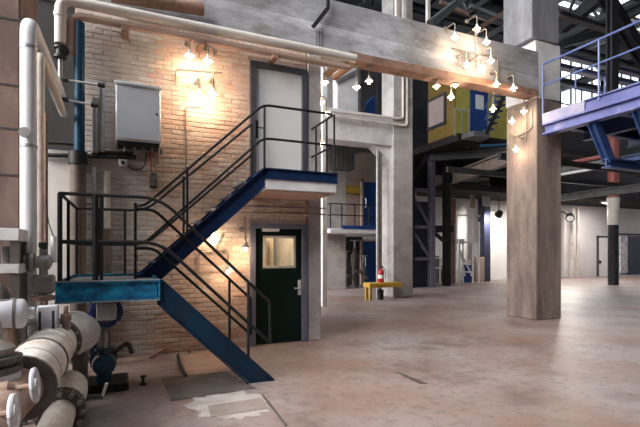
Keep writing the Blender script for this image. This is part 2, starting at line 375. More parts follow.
for i, (x, zc, L) in enumerate(bricks):
    proud = R.uniform(-.006, .005)
    m = 'brick_white' if whitened(x + R.uniform(-.06, .06), zc) else 'brick'
    if i in single:
        key = (round(L, 2), m)
        if key not in mesh_cache:
            mb = brick_mesh(L, BH); me = bpy.data.meshes.new('brick'); me.from_pydata([tuple(v) for v in mb.v], [], mb.f); me.materials.append(MATS[m]); mesh_cache[key] = me
        o = bpy.data.objects.new('brick', mesh_cache[key]); COL.objects.link(o); o.parent = wall
        o.location = V((x, WY + proud, zc)) - ORIGIN[wall.name]
        o.rotation_euler = (0, R.uniform(-.006, .006), 0)
    else:
        mb = brick_mesh(L, BH); s = stuff[m]; n = len(s.v)
        s.v += [v + V((x, WY + proud, zc)) for v in mb.v]; s.f += [tuple(n + k for k in f) for f in mb.f]
for m, s in stuff.items():
    o = build('brickwork' if m == 'brick' else 'whitewashed_brickwork', s, m, wall, smooth=False); o['kind'] = 'stuff'

struct('beam_rear', MB().box(-3.2, 3.3, BY + .32, BY + .7, 5.26, 6.28), 'concrete_dark', 'rear half of the beam over the brick house', 'beam')
struct('end_column', MB().cbox(3.0, 3.26, WY - .02, WY + .8, 0, 5.2, .015), 'concrete_plain', 'narrow grey concrete pier closing the right end of the brick wall', 'column')
# left end of the building: dark upper wall, pale lower wall
struct('wall_left', MB().box(-3.2, -0.67, WY + .03, WY + .4, 0, 3.08), 'plaster_white', 'dirty white plastered wall left of the bricks behind the landing', 'wall')
struct('wall_upper', MB().box(-3.2, -0.67, WY + .10, WY + .4, 3.08, 6.2), 'concrete_dark', 'sooty dark grey wall above the white plaster', 'wall')
for zz in (0.0,):
    pass
# beam over the brick wall running to the big column
beam = struct('front_beam', MB().cbox(-3.2, 8.84, BY, BY + .32, 5.26, 6.28, .02), 'concrete_beam', 'board-marked grey concrete beam running above the brick wall', 'beam')
struct('beam_flange', MB().box(3.9, 8.78, BY - .03, BY + .28, 5.22, 5.37), 'steel_rust', 'rusty reddish strip under the concrete beam', 'beam')
# big columns on the grid
def column(name, x0, x1, y0, y1, z1, m, label):
    return struct(name, MB().cbox(x0, x1, y0, y1, 0, z1, .025), m, label, 'column')
column('concrete_column', 8.79, 9.63, 7.48, 8.385, 5.2, 'concrete_col', 'massive board-marked concrete column standing under the end of the beam')
struct('column_band', MB().cbox(8.74, 9.585, 7.47, 8.36, 5.2, 6.55, .02), 'concrete_white', 'whitish length of the big column level with the beam', 'column')  # paler than the column lengths above and below it
struct('upper_column', MB().cbox(8.60, 9.50, 7.44, 8.30, 6.55, 12, .02), 'concrete_upper', 'grey concrete upper column rising above the beam', 'column')
column('concrete_column', 8.56, 9.38, 13.17, 13.95, 12, 'concrete_plain', 'tall smooth concrete column behind the yellow bench')
struct('rear_beam', MB().cbox(1.5, 8.60, 13.25, 13.9, 5.3, 6.35, .02), 'concrete_white', 'whitish concrete beam running into the column behind the yellow bench', 'beam')
struct('beam_bracket', MB().prism([(7.9, 13.35, 5.3), (8.57, 13.35, 5.3), (8.57, 13.35, 4.75)], (0, .45, 0)), 'concrete_white', 'sloped concrete haunch under the rear beam at the column', 'beam')

# brick house interior closes behind the wall so that no light leaks through
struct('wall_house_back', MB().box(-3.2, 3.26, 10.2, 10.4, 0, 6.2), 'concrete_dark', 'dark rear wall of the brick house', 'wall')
struct('wall_house_side', MB().box(3.06, 3.26, WY + .8, 10.4, 0, 6.2), 'concrete_plain', 'grey side wall of the brick house', 'wall')

# ------------------------------------------------------------------ far walls and roof
FY = 19.4
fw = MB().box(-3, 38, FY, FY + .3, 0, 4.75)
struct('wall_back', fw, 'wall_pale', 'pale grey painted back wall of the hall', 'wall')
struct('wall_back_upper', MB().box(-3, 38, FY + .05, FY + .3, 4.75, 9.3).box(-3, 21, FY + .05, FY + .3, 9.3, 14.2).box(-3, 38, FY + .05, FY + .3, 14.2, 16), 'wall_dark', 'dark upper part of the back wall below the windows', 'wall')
struct('wall_right', MB().box(37.7, 38, -4, FY, 0, 16), 'wall_pale', 'pale right-hand wall of the hall', 'wall')
struct('wall_rear', MB().box(-8, 38, -4.2, -4, 0, 16), 'concrete_dark', 'dark rear wall of the hall', 'wall')
struct('wall_side', MB().box(-8.2, -8, -4, FY, 0, 5.0).box(-8.2, -8, -4, FY, 14.5, 16), 'wall_pale', 'pale side wall of the hall below a long window band', 'wall')
SKY = [(-3.4, -1.2), (0.2, 2.6), (3.6, 6.6), (9.2, 11.2), (12.6, 14.6), (16, 18.4)]     # skylight strips in the roof, as y ranges
rf = MB(); edges = [-4.2] + [e for p in SKY for e in p] + [FY + .3]
for k in range(0, len(edges), 2): rf.box(-8.2, 38, edges[k], edges[k + 1], 16, 16.2)
for k, (ya, yb) in enumerate(SKY):
    if k > 2: rf.box(-8.2, 9.5, ya, yb, 16, 16.2)
    rf.box(36.5 if k > 2 else 1.5, 38, ya, yb, 16, 16.2)
struct('ceiling', rf, 'wall_dark', 'dark high roof deck of the hall with long skylights', 'ceiling')
wn = 0
for k, (ya, yb) in enumerate(SKY):
    wn += 1; xa, xb = (-8.2, 1.5) if k < 3 else (9.5, 36.5)
    w = thing('window_%d' % wn, 'long glazed skylight strip in the dark roof deck', 'window', ((xa + xb) / 2, (ya + yb) / 2, 16), 'roof skylights', 'structure')
    fr = MB(); n = 12
    for j in range(n + 1):
        X = xa + (xb - xa) * j / n; fr.box(X - .05, X + .05, ya, yb, 16.02, 16.14)
    build('window_frame', fr, 'steel_dark', w)
    for j in range(n):
        X = xa + (xb - xa) * j / n; build('pane', MB().box(X + .05, X + (xb - xa) / n - .05, ya, yb, 16.07, 16.08), 'glass', w, smooth=False)
# clerestory windows with posts, bars and panes
for xa in range(21, 37, 4):
    wn += 1; xb = min(xa + 4, 38)
    fr = MB()
    for k in range(5): 
        px = xa + (xb - xa) * k / 4; w = .09 if k in (0, 4) else .035
        fr.box(px - w, px + w, FY + .08, FY + .2, 9.3, 14.2)
    for k in range(4): fr.box(xa, xb, FY + .09, FY + .18, 9.3 + k * 1.61, 9.37 + k * 1.61)
    w = thing('window_%d' % wn, 'tall clerestory window with dark glazing bars high in the back wall', 'window', ((xa + xb) / 2, FY + .1, 9.3), group='clerestory windows', kind='structure')
    build('window_frame', fr, 'steel_dark', w)
    for i in range(4):
        for j in range(3):
            a = xa + (xb - xa) * i / 4; b = xa + (xb - xa) * (i + 1) / 4
            build('pane', MB().box(a + .04, b - .04, FY + .13, FY + .135, 9.38 + j * 1.61, 10.9 + j * 1.61), 'glass', w, smooth=False)

# roof steel
def girder(p, q, w, h, label, m='steel_dark', name='roof_girder', cat='beam', group='roof steelwork'):
    return one(name, MB().ibeam(p, q, w, h, .04), m, label, cat, group, 'structure')
for X in (19.0, 24.0):
    girder((X, 9.0, 11.4), (X, 19.3, 11.4), .24, .36, 'dark steel girder running back under the roof above the blue gallery')
for Yg in (10.5, 14.5, 17.5):
    girder((9.8, Yg, 11.2), (30, Yg, 11.2), .2, .30, 'dark cross girder spanning between the roof girders')
for X in (4.5, 7.5, 10.5, 14.5, 20.5, 27.0):
    t = thing('roof_truss', 'dark lattice roof truss with diagonal struts high in the hall', 'truss', (X, 14, 12.6), 'roof trusses', 'structure')
    build('bottom_chord', MB().bar((X, 8.6, 12.6), (X, 19.3, 12.6), .2, .26), 'steel_dark', t)
    build('top_chord', MB().bar((X, 8.6, 14.6), (X, 19.3, 14.6), .2, .26), 'steel_dark', t)
    ys = [8.6 + 1.07 * k for k in range(11)]
    for k in range(10):
        build('strut', MB().bar((X, ys[k], 12.6 if k % 2 else 14.6), (X, ys[k + 1], 14.6 if k % 2 else 12.6), .12, .12), 'steel_dark', t)
for Yp in (9, 11, 13, 15, 17):
    one('roof_purlin', MB().ibeam((-3, Yp, 15.6), (37.7, Yp, 15.6), .2, .3, .04), 'steel_grey', 'grey roof purlin running across under the roof deck', 'beam', 'roof purlins', 'structure')

# ------------------------------------------------------------------ doors of the brick house
d2 = thing('door_1', 'dark green steel door with a small lit window under the stair landing', 'door', ((DX0 + DX1) / 2, WY, 0), kind='structure')
def door_frame(z0, z1, m, par):
    t = .085
    build('door_frame', MB().box(DX0, DX0 + t, WY - .05, WY + .14, z0, z1).box(DX1 - t, DX1, WY - .05, WY + .14, z0, z1).box(DX0 + t, DX1 - t, WY - .05, WY + .14, z1 - t, z1), m, par)
door_frame(0, D1T, 'frame_blue', d2)
wx0, wx1, wz1, wz0 = XA(264.5, WY), XA(295, WY), ZA(280, 237, WY), ZA(280, 267, WY)
a0, a1 = DX0 + .085, DX1 - .085
leaf = build('door_leaf', MB().box(a0, wx0, WY + .03, WY + .08, .01, D1T - .085).box(wx1, a1, WY + .03, WY + .08, .01, D1T - .085)
             .box(wx0, wx1, WY + .03, WY + .08, .01, wz0).box(wx0, wx1, WY + .03, WY + .08, wz1, D1T - .085), 'door_green', d2)
build('window_frame', MB().box(wx0 - .02, wx0 + .02, WY + .015, WY + .09, wz0 - .02, wz1 + .02).box(wx1 - .02, wx1 + .02, WY + .015, WY + .09, wz0 - .02, wz1 + .02)
      .box(wx0, wx1, WY + .015, WY + .09, wz0 - .02, wz0 + .02).box(wx0, wx1, WY + .015, WY + .09, wz1 - .02, wz1 + .02), 'pipe_cream', leaf)
build('pane', MB().box(wx0 + .02, wx1 - .02, WY + .05, WY + .055, wz0 + .02, wz1 - .02), 'glass', leaf)
build('door_closer', MB().cbox(XA(262, WY), XA(279, WY), WY - .03, WY + .03, ZA(270, 231.5, WY), ZA(270, 228, WY), .008), 'white', d2)
hx = XA(300, WY)
hd = build('handle_plate', MB().cbox(hx - .03, hx + .03, WY + .015, WY + .03, ZA(300, 295, WY), ZA(300, 280, WY), .004), 'chrome', d2)
hz = ZA(300, 288, WY)
build('handle', MB().tube([(hx, WY + .02, hz), (hx, WY - .04, hz), (hx - .12, WY - .04, hz)], .011, 8, .02), 'chrome', hd)
for k in (.3, 1.0, 1.75): build('hinge', MB().tube([(a0, WY + .02, k), (a0, WY + .02, k + .1)], .012, 6), 'chrome', d2)
# the lit room seen through the small window
rm = struct('wall_inner_room', MB().box(1.2, 3.0, 9.4, 9.5, 0, 2.4).box(1.1, 1.2, 7.9, 9.5, 0, 2.4).box(1.2, 3.0, 7.9, 9.5, 2.4, 2.46), 'cream_room', 'cream walls of the lit room behind the green door', 'wall')
one('ceiling_lamp', MB().lathe((2.3, 8.5, 2.34), (0, 0, 1), [(0, .12), (.03, .15), (.06, .15)], 14), 'bulb', 'round glowing ceiling lamp inside the room behind the green door', 'lamp')
ld = bpy.data.lights.new('room_light', 'POINT'); ld.energy = 16; ld.color = (1, .88, .68); ld.shadow_soft_size = .15
lo = bpy.data.objects.new('room_light', ld); COL.objects.link(lo); lo.location = (0, 0, -.12); lo.parent = bpy.data.objects['ceiling_lamp']
one('wall_locker', MB().cbox(2.62, 2.78, 9.15, 9.4, 0, 1.9, .01), 'brown_panel', 'narrow brown locker inside the room behind the green door', 'locker')

d1 = thing('door_2', 'light grey steel door with a black frame on the upper stair landing', 'door', ((DX0 + DX1) / 2, WY, D2B), kind='structure')
door_frame(D2B, D2T, 'frame_dark', d1)
leaf = build('door_leaf', MB().cbox(a0, a1, WY + .02, WY + .07, D2B + .01, D2T - .085, .004), 'door_grey', d1)
hx = XA(256.7, WY)
hd = build('handle_plate', MB().cbox(hx - .028, hx + .028, WY + .008, WY + .022, ZA(257, 138, WY), ZA(257, 120, WY), .004), 'black', leaf)
build('handle', MB().tube([(hx, WY + .02, ZA(257, 128, WY)), (hx, WY - .04, ZA(257, 128, WY)), (hx + .11, WY - .04, ZA(257, 128, WY))], .011, 8, .02), 'black', d1)

# ------------------------------------------------------------------ staircase
LZ, UZ = 1.29, 2.86
LX0, LX1, LY0, LY1 = -.66, .36, 5.3, 7.08
st = thing('steel_staircase', 'blue steel double-flight staircase with black pipe railings against the brick wall', 'staircase', (.5, 6.2, 0))
def channel(mb, p, q, h, fl, y_in=1, t=.018):
    """C channel along p->q (in an XZ plane) with flanges pointing to +Y; p, q on its top edge; h is measured vertically"""
    p = V(p); q = V(q); dz = V((0, 0, -h))
    mb.prism([p, q, q + dz, p + dz], (0, t, 0))
    d = (q - p).normalized(); n = V((0, 1, 0)).cross(d); n = n if n.z < 0 else -n
    for a, b in ((p, q), (p + dz - n * t, q + dz - n * t)):
        mb.prism([a, b, b + n * t, a + n * t], (0, -fl, 0))
    return mb
land = MB(); channel(land, (LX0, LY0, LZ), (LX1, LY0, LZ), .22, .035); channel(land, (LX0, LY1 - .03, LZ), (LX1, LY1 - .03, LZ), .22, .035)
land.box(LX0, LX0 + .02, LY0 + .018, LY1, LZ - .22, LZ).box(LX1 - .02, LX1, LY0 - .035, LY1, LZ - .22, LZ)
lf = build('landing_frame', land, 'steel_teal', st)
for zz in (LZ - .002, LZ - .226): build('worn_edge', MB().box(LX0, LX1, LY0 - .04, LY0 - .034, zz, zz + .012), 'galvanised', lf)
build('landing_deck', MB().box(LX0 + .02, LX1 - .02, LY0 + .02, LY1 - .03, LZ - .06, LZ - .035), 'steel_grey', st)
for lx, ly in ((LX0 + .26, LY1 - .12),):
    build('landing_leg', MB().bar((lx, ly, 0), (lx, ly, LZ - .22), .08, .08), 'steel_blue', st)
# lower flight: near stringer deep, treads low in it, shallow far stringer
def lower_top(x): return 1.29 - .982 * (x - .39)
FYA, FYB = LY0, 6.14
ns = MB()
top = [(.33, 1.29), (.39, 1.29), (1.70, .02), (1.70, 0), (1.40, 0), (.33, lower_top(.33) - .335)]
ns.prism([(x, FYA, z) for x, z in top], (0, .018, 0))
d = V((1, 0, -.982)).normalized(); nrm = V((-.982, 0, -1)).normalized()
for za in (0.0, -.335 + .02):
    a = V((.39, FYA + .0, 1.29 + za)); b = V((1.68 if za == 0 else 1.385, FYA, 0)); b.z = lower_top(b.x) + za
    ns.prism([a, b, b + nrm * .016, a + nrm * .016], (0, -.045, 0))
build('stringer', ns, 'steel_worn', st)
fs = MB().prism([(.36, FYB, 1.10), (.42, FYB, 1.06), (1.47, FYB, .03), (1.47, FYB, 0), (1.40, FYB, 0), (.36, FYB, 1.0)], (0, .018, 0))
build('stringer', fs, 'steel_blue', st)
nt_ = 6
for k in range(nt_):
    zt = LZ - (k + 1) * LZ / (nt_ + 1); xt = .39 + (LZ - zt) / .982 - .02
    zz = zt - .17
    if zz > 0.01: build('tread', MB().box(xt - .13, xt + .10, FYA + .02, FYB, zz - .025, zz), 'steel_grey', st)
# upper flight
US = (UZ - LZ) / (1.90 - .20)
def up_top(x): return LZ + US * (x - .20) + .02
for Yb, m in ((6.43, 'steel_blue'), (7.10, 'steel_blue')):
    mb = MB()
    mb.prism([(.12, Yb, LZ), (.20, Yb, LZ + .02), (1.90, Yb, UZ + .0), (1.92, Yb, UZ), (1.92, Yb, UZ - .27), (.12, Yb, up_top(.12) - .31)], (0, .018, 0))
    n2 = V((US, 0, -1)).normalized()
    for za in (0.0, -.29):
        a = V((.20, Yb, up_top(.20) + za)); b = V((1.90, Yb, up_top(1.90) - .02 + za)); mb.prism([a, b, b + n2 * .016, a + n2 * .016], (0, -.05, 0))
    build('stringer', mb, m, st)
for k in range(7):
    zt = LZ + (k + 1) * (UZ - LZ) / 8; xt = .20 + (zt - LZ) / US
    build('tread', MB().box(xt - .12, xt + .12, 6.45, 7.10, zt - .05, zt - .02), 'steel_grey', st)
# upper landing
UX0, UX1, UY0 = 1.92, 3.12, 6.43
ul = build('landing_slab', MB().cbox(UX0 + .02, UX1 - .01, UY0 + .0, WY - .012, UZ - .32, UZ - .15, .012), 'concrete_white', st)
build('slab_underside', MB().box(UX0 + .05, UX1 - .04, UY0 + .04, WY - .014, UZ - .335, UZ - .321), 'hatch_pink', st)
fa = MB(); channel(fa, (UX0 - .02, UY0 - .0, UZ), (UX1, UY0, UZ), .16, .03); fa.box(UX1 - .018, UX1, UY0 + .018, WY - .012, UZ - .16, UZ)
fa.box(UX0 - .02, UX0, UY0 + .018, WY - .012, UZ - .16, UZ)
build('landing_fascia', fa, 'steel_blue', st)
build('landing_deck', MB().box(UX0, UX1 - .02, UY0 + .02, WY - .012, UZ - .15, UZ - .02), 'concrete_plain', st)
# railings
RR = .019; HT, HM = .92, .42
def rail(pts, name='handrail', r=RR, bend=.16): return build(name, MB().tube(pts, r, 8, bend), 'rail_black', st)
def post(x, y, z0, z1, r=.018): return build('post', MB().tube([(x, y, z0), (x, y, z1)], r, 8), 'rail_black', st)
yn, yi, yw = LY0 + .02, 6.12, 7.05
xl = LX0 + .04
def lt(x, h): return lower_top(x) + h
for h in (HT, HM):
    nm = 'handrail' if h == HT else 'mid_rail'
    rail([(xl, yw, LZ + h), (xl, yn, LZ + h)], nm)
    rail([(xl, yn, LZ + h), (.36, yn, LZ + h), (1.645, yn, lt(1.645, h))], nm, bend=.2)
    hi = h - .06
    rail([(.12, yi, LZ + hi), (.34, yi, LZ + hi), (1.617, yi, lt(1.617, hi))], nm, bend=.2)
    ue = 1.885
    rail([(xl, yw, LZ + h), (.28, yw, LZ + h), (ue, yw, up_top(ue) + h - .11)], nm, bend=.2)
    rail([(.12, 6.12, LZ + h), (.14, 6.40, LZ + h), (.26, 6.46, LZ + h + .03), (1.90, 6.46, UZ + h + .03), (UX1 - .04, 6.46, UZ + h + .03), (UX1 - .04, WY - .02, UZ + h + .03)], nm, bend=.12)
build('rail_end', MB().tube([(1.645, yn, lt(1.645, HT)), (1.655, yn, lt(1.645, HM))], RR, 8), 'rail_black', st)
build('rail_end', MB().tube([(1.617, yi, lt(1.617, HT - .06)), (1.625, yi, lt(1.617, HM - .06))], RR, 8), 'rail_black', st)
post(xl, yn, LZ - .04, LZ + HT, .024); post(xl, yn + .75, LZ - .04, LZ + HT); post(xl, yw, LZ - .04, LZ + HT)
post(-.29, yn, LZ - .02, LZ + HT, .03); post(-.23, yn + .02, LZ - .02, LZ + HT, .018); post(-.34, yw, LZ - .02, LZ + HT); post(.12, yi, LZ - .04, LZ + HT); post(.0, yw, LZ - .02, LZ + HT)
post(1.378, yn, lower_top(1.378) - .1, lt(1.378, HT)); post(1.32, yi, .08, lt(1.32, HT - .06))
post(.80, 6.46, up_top(.80) - .1, up_top(.80) + HT); post(.82, yw, up_top(.82) - .1, up_top(.82) + HT - .05)
for px, py in ((UX0, 6.46), (UX1 - .04, 6.46), (UX1 - .04, 6.75), (UX1 - .04, 7.2)): post(px, py, UZ - .05, UZ + HT + .03)
post(ue, yw, UZ - .05, UZ + HT - .11)

# ------------------------------------------------------------------ pipes on and above the brick wall
def pipe(name, pts, r, m, label, n=12, bend=.15, cat='pipe', group=None):
    return one(name, MB().tube(pts, r, n, bend), m, label, cat, group)
vx = -.83
wp = thing('wall_pipe', 'long cream pipe with elbow running along the top of the brick wall', 'pipe', (vx, 7.18, 4.0))
build('pipe_run', MB().tube([(vx, 7.18, 4.52), (vx, 7.18, 5.15), (3.85, 7.18, 5.13)], .075, 14, .16), 'pipe_cream', wp)
build('pipe_collar', MB().tube([(vx, 7.18, 4.9), (vx, 7.18, 4.96)], .085, 14), 'pipe_cream', wp)
vb = build('valve_body', MB().lathe((vx, 7.18, 4.30), (0, 0, 1), [(0, .05), (.02, .085), (.05, .085), (.07, .06), (.13, .06), (.15, .085), (.18, .085), (.2, .05)], 14), 'black', wp)
build('valve_wheel', MB().lathe((vx + .05, 7.06, 4.38), (0.5, -.8, 0), [(-.05, .015), (0, .015), (.01, .07), (.025, .07)], 14), 'black', vb)
build('down_pipe', MB().tube([(vx, 7.18, 3.98), (vx, 7.18, 4.32)], .032, 10), 'galvanised', wp)
pipe('wall_pipe', [(vx + .13, 7.22, 4.42), (vx + .13, 7.22, 4.97), (3.75, 7.22, 4.96)], .055, 'pipe_pink', 'thinner pinkish pipe running directly below the long cream pipe')
for X in (.0, 1.1, 2.3):
    one('pipe_bracket', MB().cbox(X - .05, X + .05, 7.1, WY + .005, 4.84, 4.90, .006), 'steel_rust', 'small rusty bracket holding the pipes over the brick wall', 'bracket', 'pipe brackets')
pipe('riser_pipe', [(-.60, 7.24, 3.05), (-.60, 7.24, 4.89)], .072, 'pipe_blue', 'dark blue vertical riser pipe beside the brick edge', bend=.08)
rp = thing('drain_pipe', 'dark brown thick drain pipe standing below the blue riser', 'pipe', (-.62, 7.2, 0))
build('pipe_run', MB().tube([(-.62, 7.27, 0), (-.62, 7.27, 2.95)], .105, 14), 'pipe_brown', rp)
build('collar', MB().tube([(-.62, 7.27, 2.86), (-.62, 7.27, 3.04)], .125, 14), 'black', rp)
X = XA(94, 7.3); pipe('thin_pipe', [(X, 7.33, 0), (X, 7.33, 2.85)], .03, 'pipe_white', 'thin white vertical pipe beside the dark brown drain pipe', 8)
X = XA(106.5, 7.25)
rp = thing('vent_pipe', 'cream pipe over a dark brown lower length behind the landing', 'pipe', (X, 7.36, 0))
build('pipe_run', MB().tube([(X, 7.345, 1.95), (X, 7.345, 2.8)], .05, 12), 'pipe_cream', rp)
build('lower_pipe', MB().tube([(X, 7.345, 0), (X, 7.345, 1.95)], .053, 12), 'pipe_brown', rp)
for i, (px, y0, y1) in enumerate(((95, 98, 153), (101.5, 88, 152))):
    X = XA(px, 7.32); pipe('conduit_pipe', [(X, 7.34, ZA(px, y1, 7.34)), (X, 7.34, ZA(px, y0, 7.34))], .042, 'galvanised', ('shorter' if i == 0 else 'taller') + ' grey vertical conduit beside the electrical cabinet', 10)
def hpipe(px0, px1, py0, py1, Y, r, m, label, group=None):
    return pipe('wall_conduit', [PY(px0, py0, Y), PY(px1, py1, Y)], r, m, label, 8, group=group)
hpipe(42, 74, 142, 144, 7.38, .03, 'black', 'black horizontal pipe on the dark wall above the landing')
hpipe(42, 136, 155, 157, 7.385, .032, 'black', 'long black pipe running under the electrical cabinet')
hpipe(92, 133, 152, 153.5, 7.37, .028, 'steel_dark', 'dark pipe directly above the long black pipe')
for i, (yy, xe) in enumerate(((80, 98), (100, 91))):
    a = PY(67, yy, 7.05); b = PY(xe, yy + 4.5, 7.05)
    t = thing('valve_rod', ('upper' if i == 0 else 'lower') + ' thin steel valve rod with black grip in front of the blue riser', 'valve', (a.x, a.y, a.z))
    build('rod', MB().tube([a, b], .014, 8), 'chrome', t)
    build('grip', MB().tube([b, b + V((.09, 0, -.005))], .035, 8), 'black', t)
    build('clamp', MB().tube([a - V((.06, 0, 0)), a + V((.02, 0, 0))], .035, 8), 'black', t)
# two thin conduits between the doors and one above
hpipe(236, 326, 206, 208.5, 7.37, .012, 'conduit', 'thin conduit running over the green door, upper one of a pair')
hpipe(236, 326, 212, 214.5, 7.37, .012, 'conduit', 'thin conduit running over the green door, lower one of a pair')
# electrical cabinet
cy = 7.08
c0, c1 = PY(115.5, 143, cy), PY(161, 81, cy)
cz0, cz1 = ZA(138, 141, cy), ZA(138, 83.5, cy)
cb = thing('electrical_cabinet', 'pale grey wall-mounted electrical cabinet beside the brick wall', 'cabinet', ((c0.x + c1.x) / 2, 7.25, cz0))
build('body', MB().cbox(c0.x, c1.x, cy + .03, WY + .01, cz0, cz1 - .03, .01), 'cabinet', cb)
dr = build('door', MB().cbox(c0.x + .012, c1.x - .012, cy, cy + .03, cz0 + .02, cz1 - .07, .008), 'cabinet', cb)
build('lock', MB().lathe((c1.x - .06, cy, (cz0 + cz1) / 2), (0, -1, 0), [(0, .018), (.012, .014)], 10), 'black', dr)
build('rain_hood', MB().cbox(c0.x - .015, c1.x + .015, cy - .02, WY + .01, cz1 - .04, cz1, .01), 'cabinet', cb)
build('gland_plate', MB().box(c0.x + .02, c1.x - .02, cy + .05, WY, cz0 - .06, cz0), 'black', cb)
for k in range(5):
    X = c0.x + .12 + k * .13
    build('cable_gland', MB().tube([(X, 7.26, cz0 - .13), (X, 7.26, cz0 - .05)], .022, 8), 'galvanised', cb)
for k, px in enumerate((151, 155, 158)):
    X = XA(px, 7.3); pipe('cable', [(X, 7.33, ZA(px, 151, 7.3)), (X, 7.35, ZA(px, 170 - k * 3, 7.3))], .018, 'conduit' if k else 'red_pipe', ('reddish vertical cable dropping from the electrical cabinet', 'brown vertical cable dropping from the cabinet next to the reddish cable', 'short brown cable dropping under the outer corner of the electrical cabinet')[k], 6, group='cabinet cables')
p = PY(153.5, 180, 7.3)
bx = thing('junction_box', 'small dark green junction box on the brick wall below the cabinet', 'electrical box', (p.x, 7.36, p.z - .12))
build('body', MB().cbox(p.x - .05, p.x + .05, 7.28, 7.405, p.z - .12, p.z + .1, .01), 'door_green', bx)
build('lid', MB().cbox(p.x - .04, p.x + .04, 7.265, 7.285, p.z - .1, p.z + .08, .006), 'machine_dark', bx)
p = PY(123, 163, 7.36)
bx = thing('wall_socket', 'small white socket box on the wall under the electrical cabinet', 'electrical box', (p.x, p.y, p.z - .05))
build('body', MB().cbox(p.x - .06, p.x + .06, 7.33, 7.405, p.z - .05, p.z + .05, .01), 'white', bx)
build('socket_hole', MB().lathe((p.x, 7.33, p.z), (0, -1, 0), [(0, .03), (.012, .03), (.013, .018)], 12), 'black', bx)
pipe('cable', [PY(126, 165, 7.36), PY(133, 170, 7.36), PY(143, 169, 7.36), PY(146, 160, 7.36), PY(146, 152, 7.33)], .009, 'black', 'thin black cable looping from the white socket to the cabinet', 6, .1)
# broken pipe stub and hanger on the beam
p = PY(118, 6, 7.3)
pipe('pipe_stub', [(p.x - .1, 7.3, 5.42), (p.x + 1.25, 7.3, 5.50)], .10, 'steel_rust', 'rusty pipe length lying along the beam above the cabinet')
hb = PY(316, 20, 7.3)
one('beam_hanger', MB().bar(PY(313, 27, 7.36), PY(328, 8, 7.36), .05, .07).bar(PY(328, 8, 7.36), PY(328, -3, 7.36), .05, .05, (0, 1, 0)), 'black', 'black bent steel hanger fixed to the concrete beam', 'bracket')
for k in range(3):
    pipe('beam_cable', [PY(316 + k * 3, 28, 7.44), PY(316.5 + k * 3, 48, 7.44)], .006, 'black', 'thin dark cable hanging down the beam below the black hanger', 5, group='beam cables')
pipe('floor_cable', [PZ(150, 358, .02), PZ(160, 352, .02), PZ(168, 348, .1), PZ(176, 346, .03), PZ(190, 352, .02)], .012, 'red_pipe', 'thin reddish cable lying along the foot of the brick wall', 6, .1)
pipe('floor_cable', [PZ(178, 355, .015), PZ(180, 366, .015), PZ(186, 376, .015)], .02, 'black', 'black cable across the edge of the pinkish hatch cover', 6, .1)

# ------------------------------------------------------------------ conduit lamps
def lamp(p, label, group, mount='wall', wally=WY, top=None, power=22, sx=0.0, wallx=None):
    p = V(p)
    t = thing('conduit_lamp', label, 'lamp', p - V((0, 0, .06)), group)
    rise = .32
    if mount == 'wall':
        pts = [(p.x + sx, wally, p.z + rise), (p.x, p.y, p.z + rise), (p.x, p.y, p.z + .1)]
        build('arm', MB().tube(pts, .011, 6, .08), 'conduit', t)
        build('wall_rose', MB().lathe((p.x + sx, wally, p.z + rise), (0, -1, 0), [(-.005, .045), (.02, .045), (.03, .02)], 10), 'conduit', t)
    elif mount == 'side':
        pts = [(wallx, p.y, p.z + rise), (p.x, p.y, p.z + rise), (p.x, p.y, p.z + .1)]
        build('arm', MB().tube(pts, .011, 6, .08), 'conduit', t)
        build('wall_rose', MB().lathe((wallx, p.y, p.z + rise), (-1, 0, 0), [(-.005, .045), (.02, .045), (.03, .02)], 10), 'conduit', t)
    else:
        build('rod', MB().tube([(p.x, p.y, p.z + .1), (p.x, p.y, top)], .009, 6), 'conduit', t)
        build('ceiling_rose', MB().lathe((p.x, p.y, top - .03), (0, 0, 1), [(0, .02), (.015, .05), (.03, .05)], 10), 'conduit', t)
    build('shade', MB().lathe((p.x, p.y, p.z), (0, 0, 1), [(.015, .078), (.02, .08), (.06, .045), (.09, .025), (.12, .02), (.121, .014), (.09, .018), (.056, .038), (.015, .074), (.015, .078)], 16, False), 'shade', t)
    build('bulb', MB().lathe((p.x, p.y, p.z - .045), (0, 0, 1), [(0, .006), (.008, .02), (.026, .03), (.048, .026), (.075, .014), (.1, .014)], 12), 'bulb', t)
    ld = bpy.data.lights.new('bulb_light', 'POINT'); ld.energy = power * .18; ld.color = (1.0, 0.78, 0.55); ld.shadow_soft_size = .05
    lo = bpy.data.objects.new('bulb_light', ld); COL.objects.link(lo); lo.parent = t; lo.location = (0, 0, -.03)
    return t
LYW = WY - .28
G = 'brick wall lamps'
lamp(PY(189.5, 57, LYW), 'glowing conduit lamp under the long pipe, upper one farther from the grey door', G)
lamp(PY(208, 62, LYW), 'glowing conduit lamp under the long pipe, upper one nearer the grey door', G)
lamp(PY(199, 96.5, LYW), 'glowing conduit lamp of the second brick row, farther from the grey door', G)
lamp(PY(213, 95, LYW), 'glowing conduit lamp of the second brick row, nearer the grey door', G)
lamp(PY(213, 233, WY - .17), 'glowing conduit lamp on the bricks tucked under the blue upper stringer', None, power=14)
lamp(PY(245.5, 248.5, LYW), 'glowing conduit lamp on a long drop right beside the green door', None, power=16)
lamp(PY(228, 271, LYW), 'low glowing conduit lamp on the bricks behind the lower stair railing', None, power=8)
for (x, y, Yq, w) in ((325, 83, 8.1, 'topmost'), (321, 103, 8.3, 'second from the top'), (326.5, 113.5, 8.0, 'third from the top'), (321, 144, 8.3, 'lowest')):
    lamp(PY(x, y, Yq), 'glowing lamp on the end pier by the upper landing, %s' % w, 'pier lamps', mount='side', wallx=3.26, power=9)
for (x, y, w) in ((356.5, 88, 'lower one nearer'), (369, 82, 'higher one farther from')):
    lamp(PY(x, y, 7.60), 'pendant lamp hanging under the rusty beam strip, %s the cut pipe end' % w, 'pendants near the pipe end', 'hang', top=5.22, power=12)
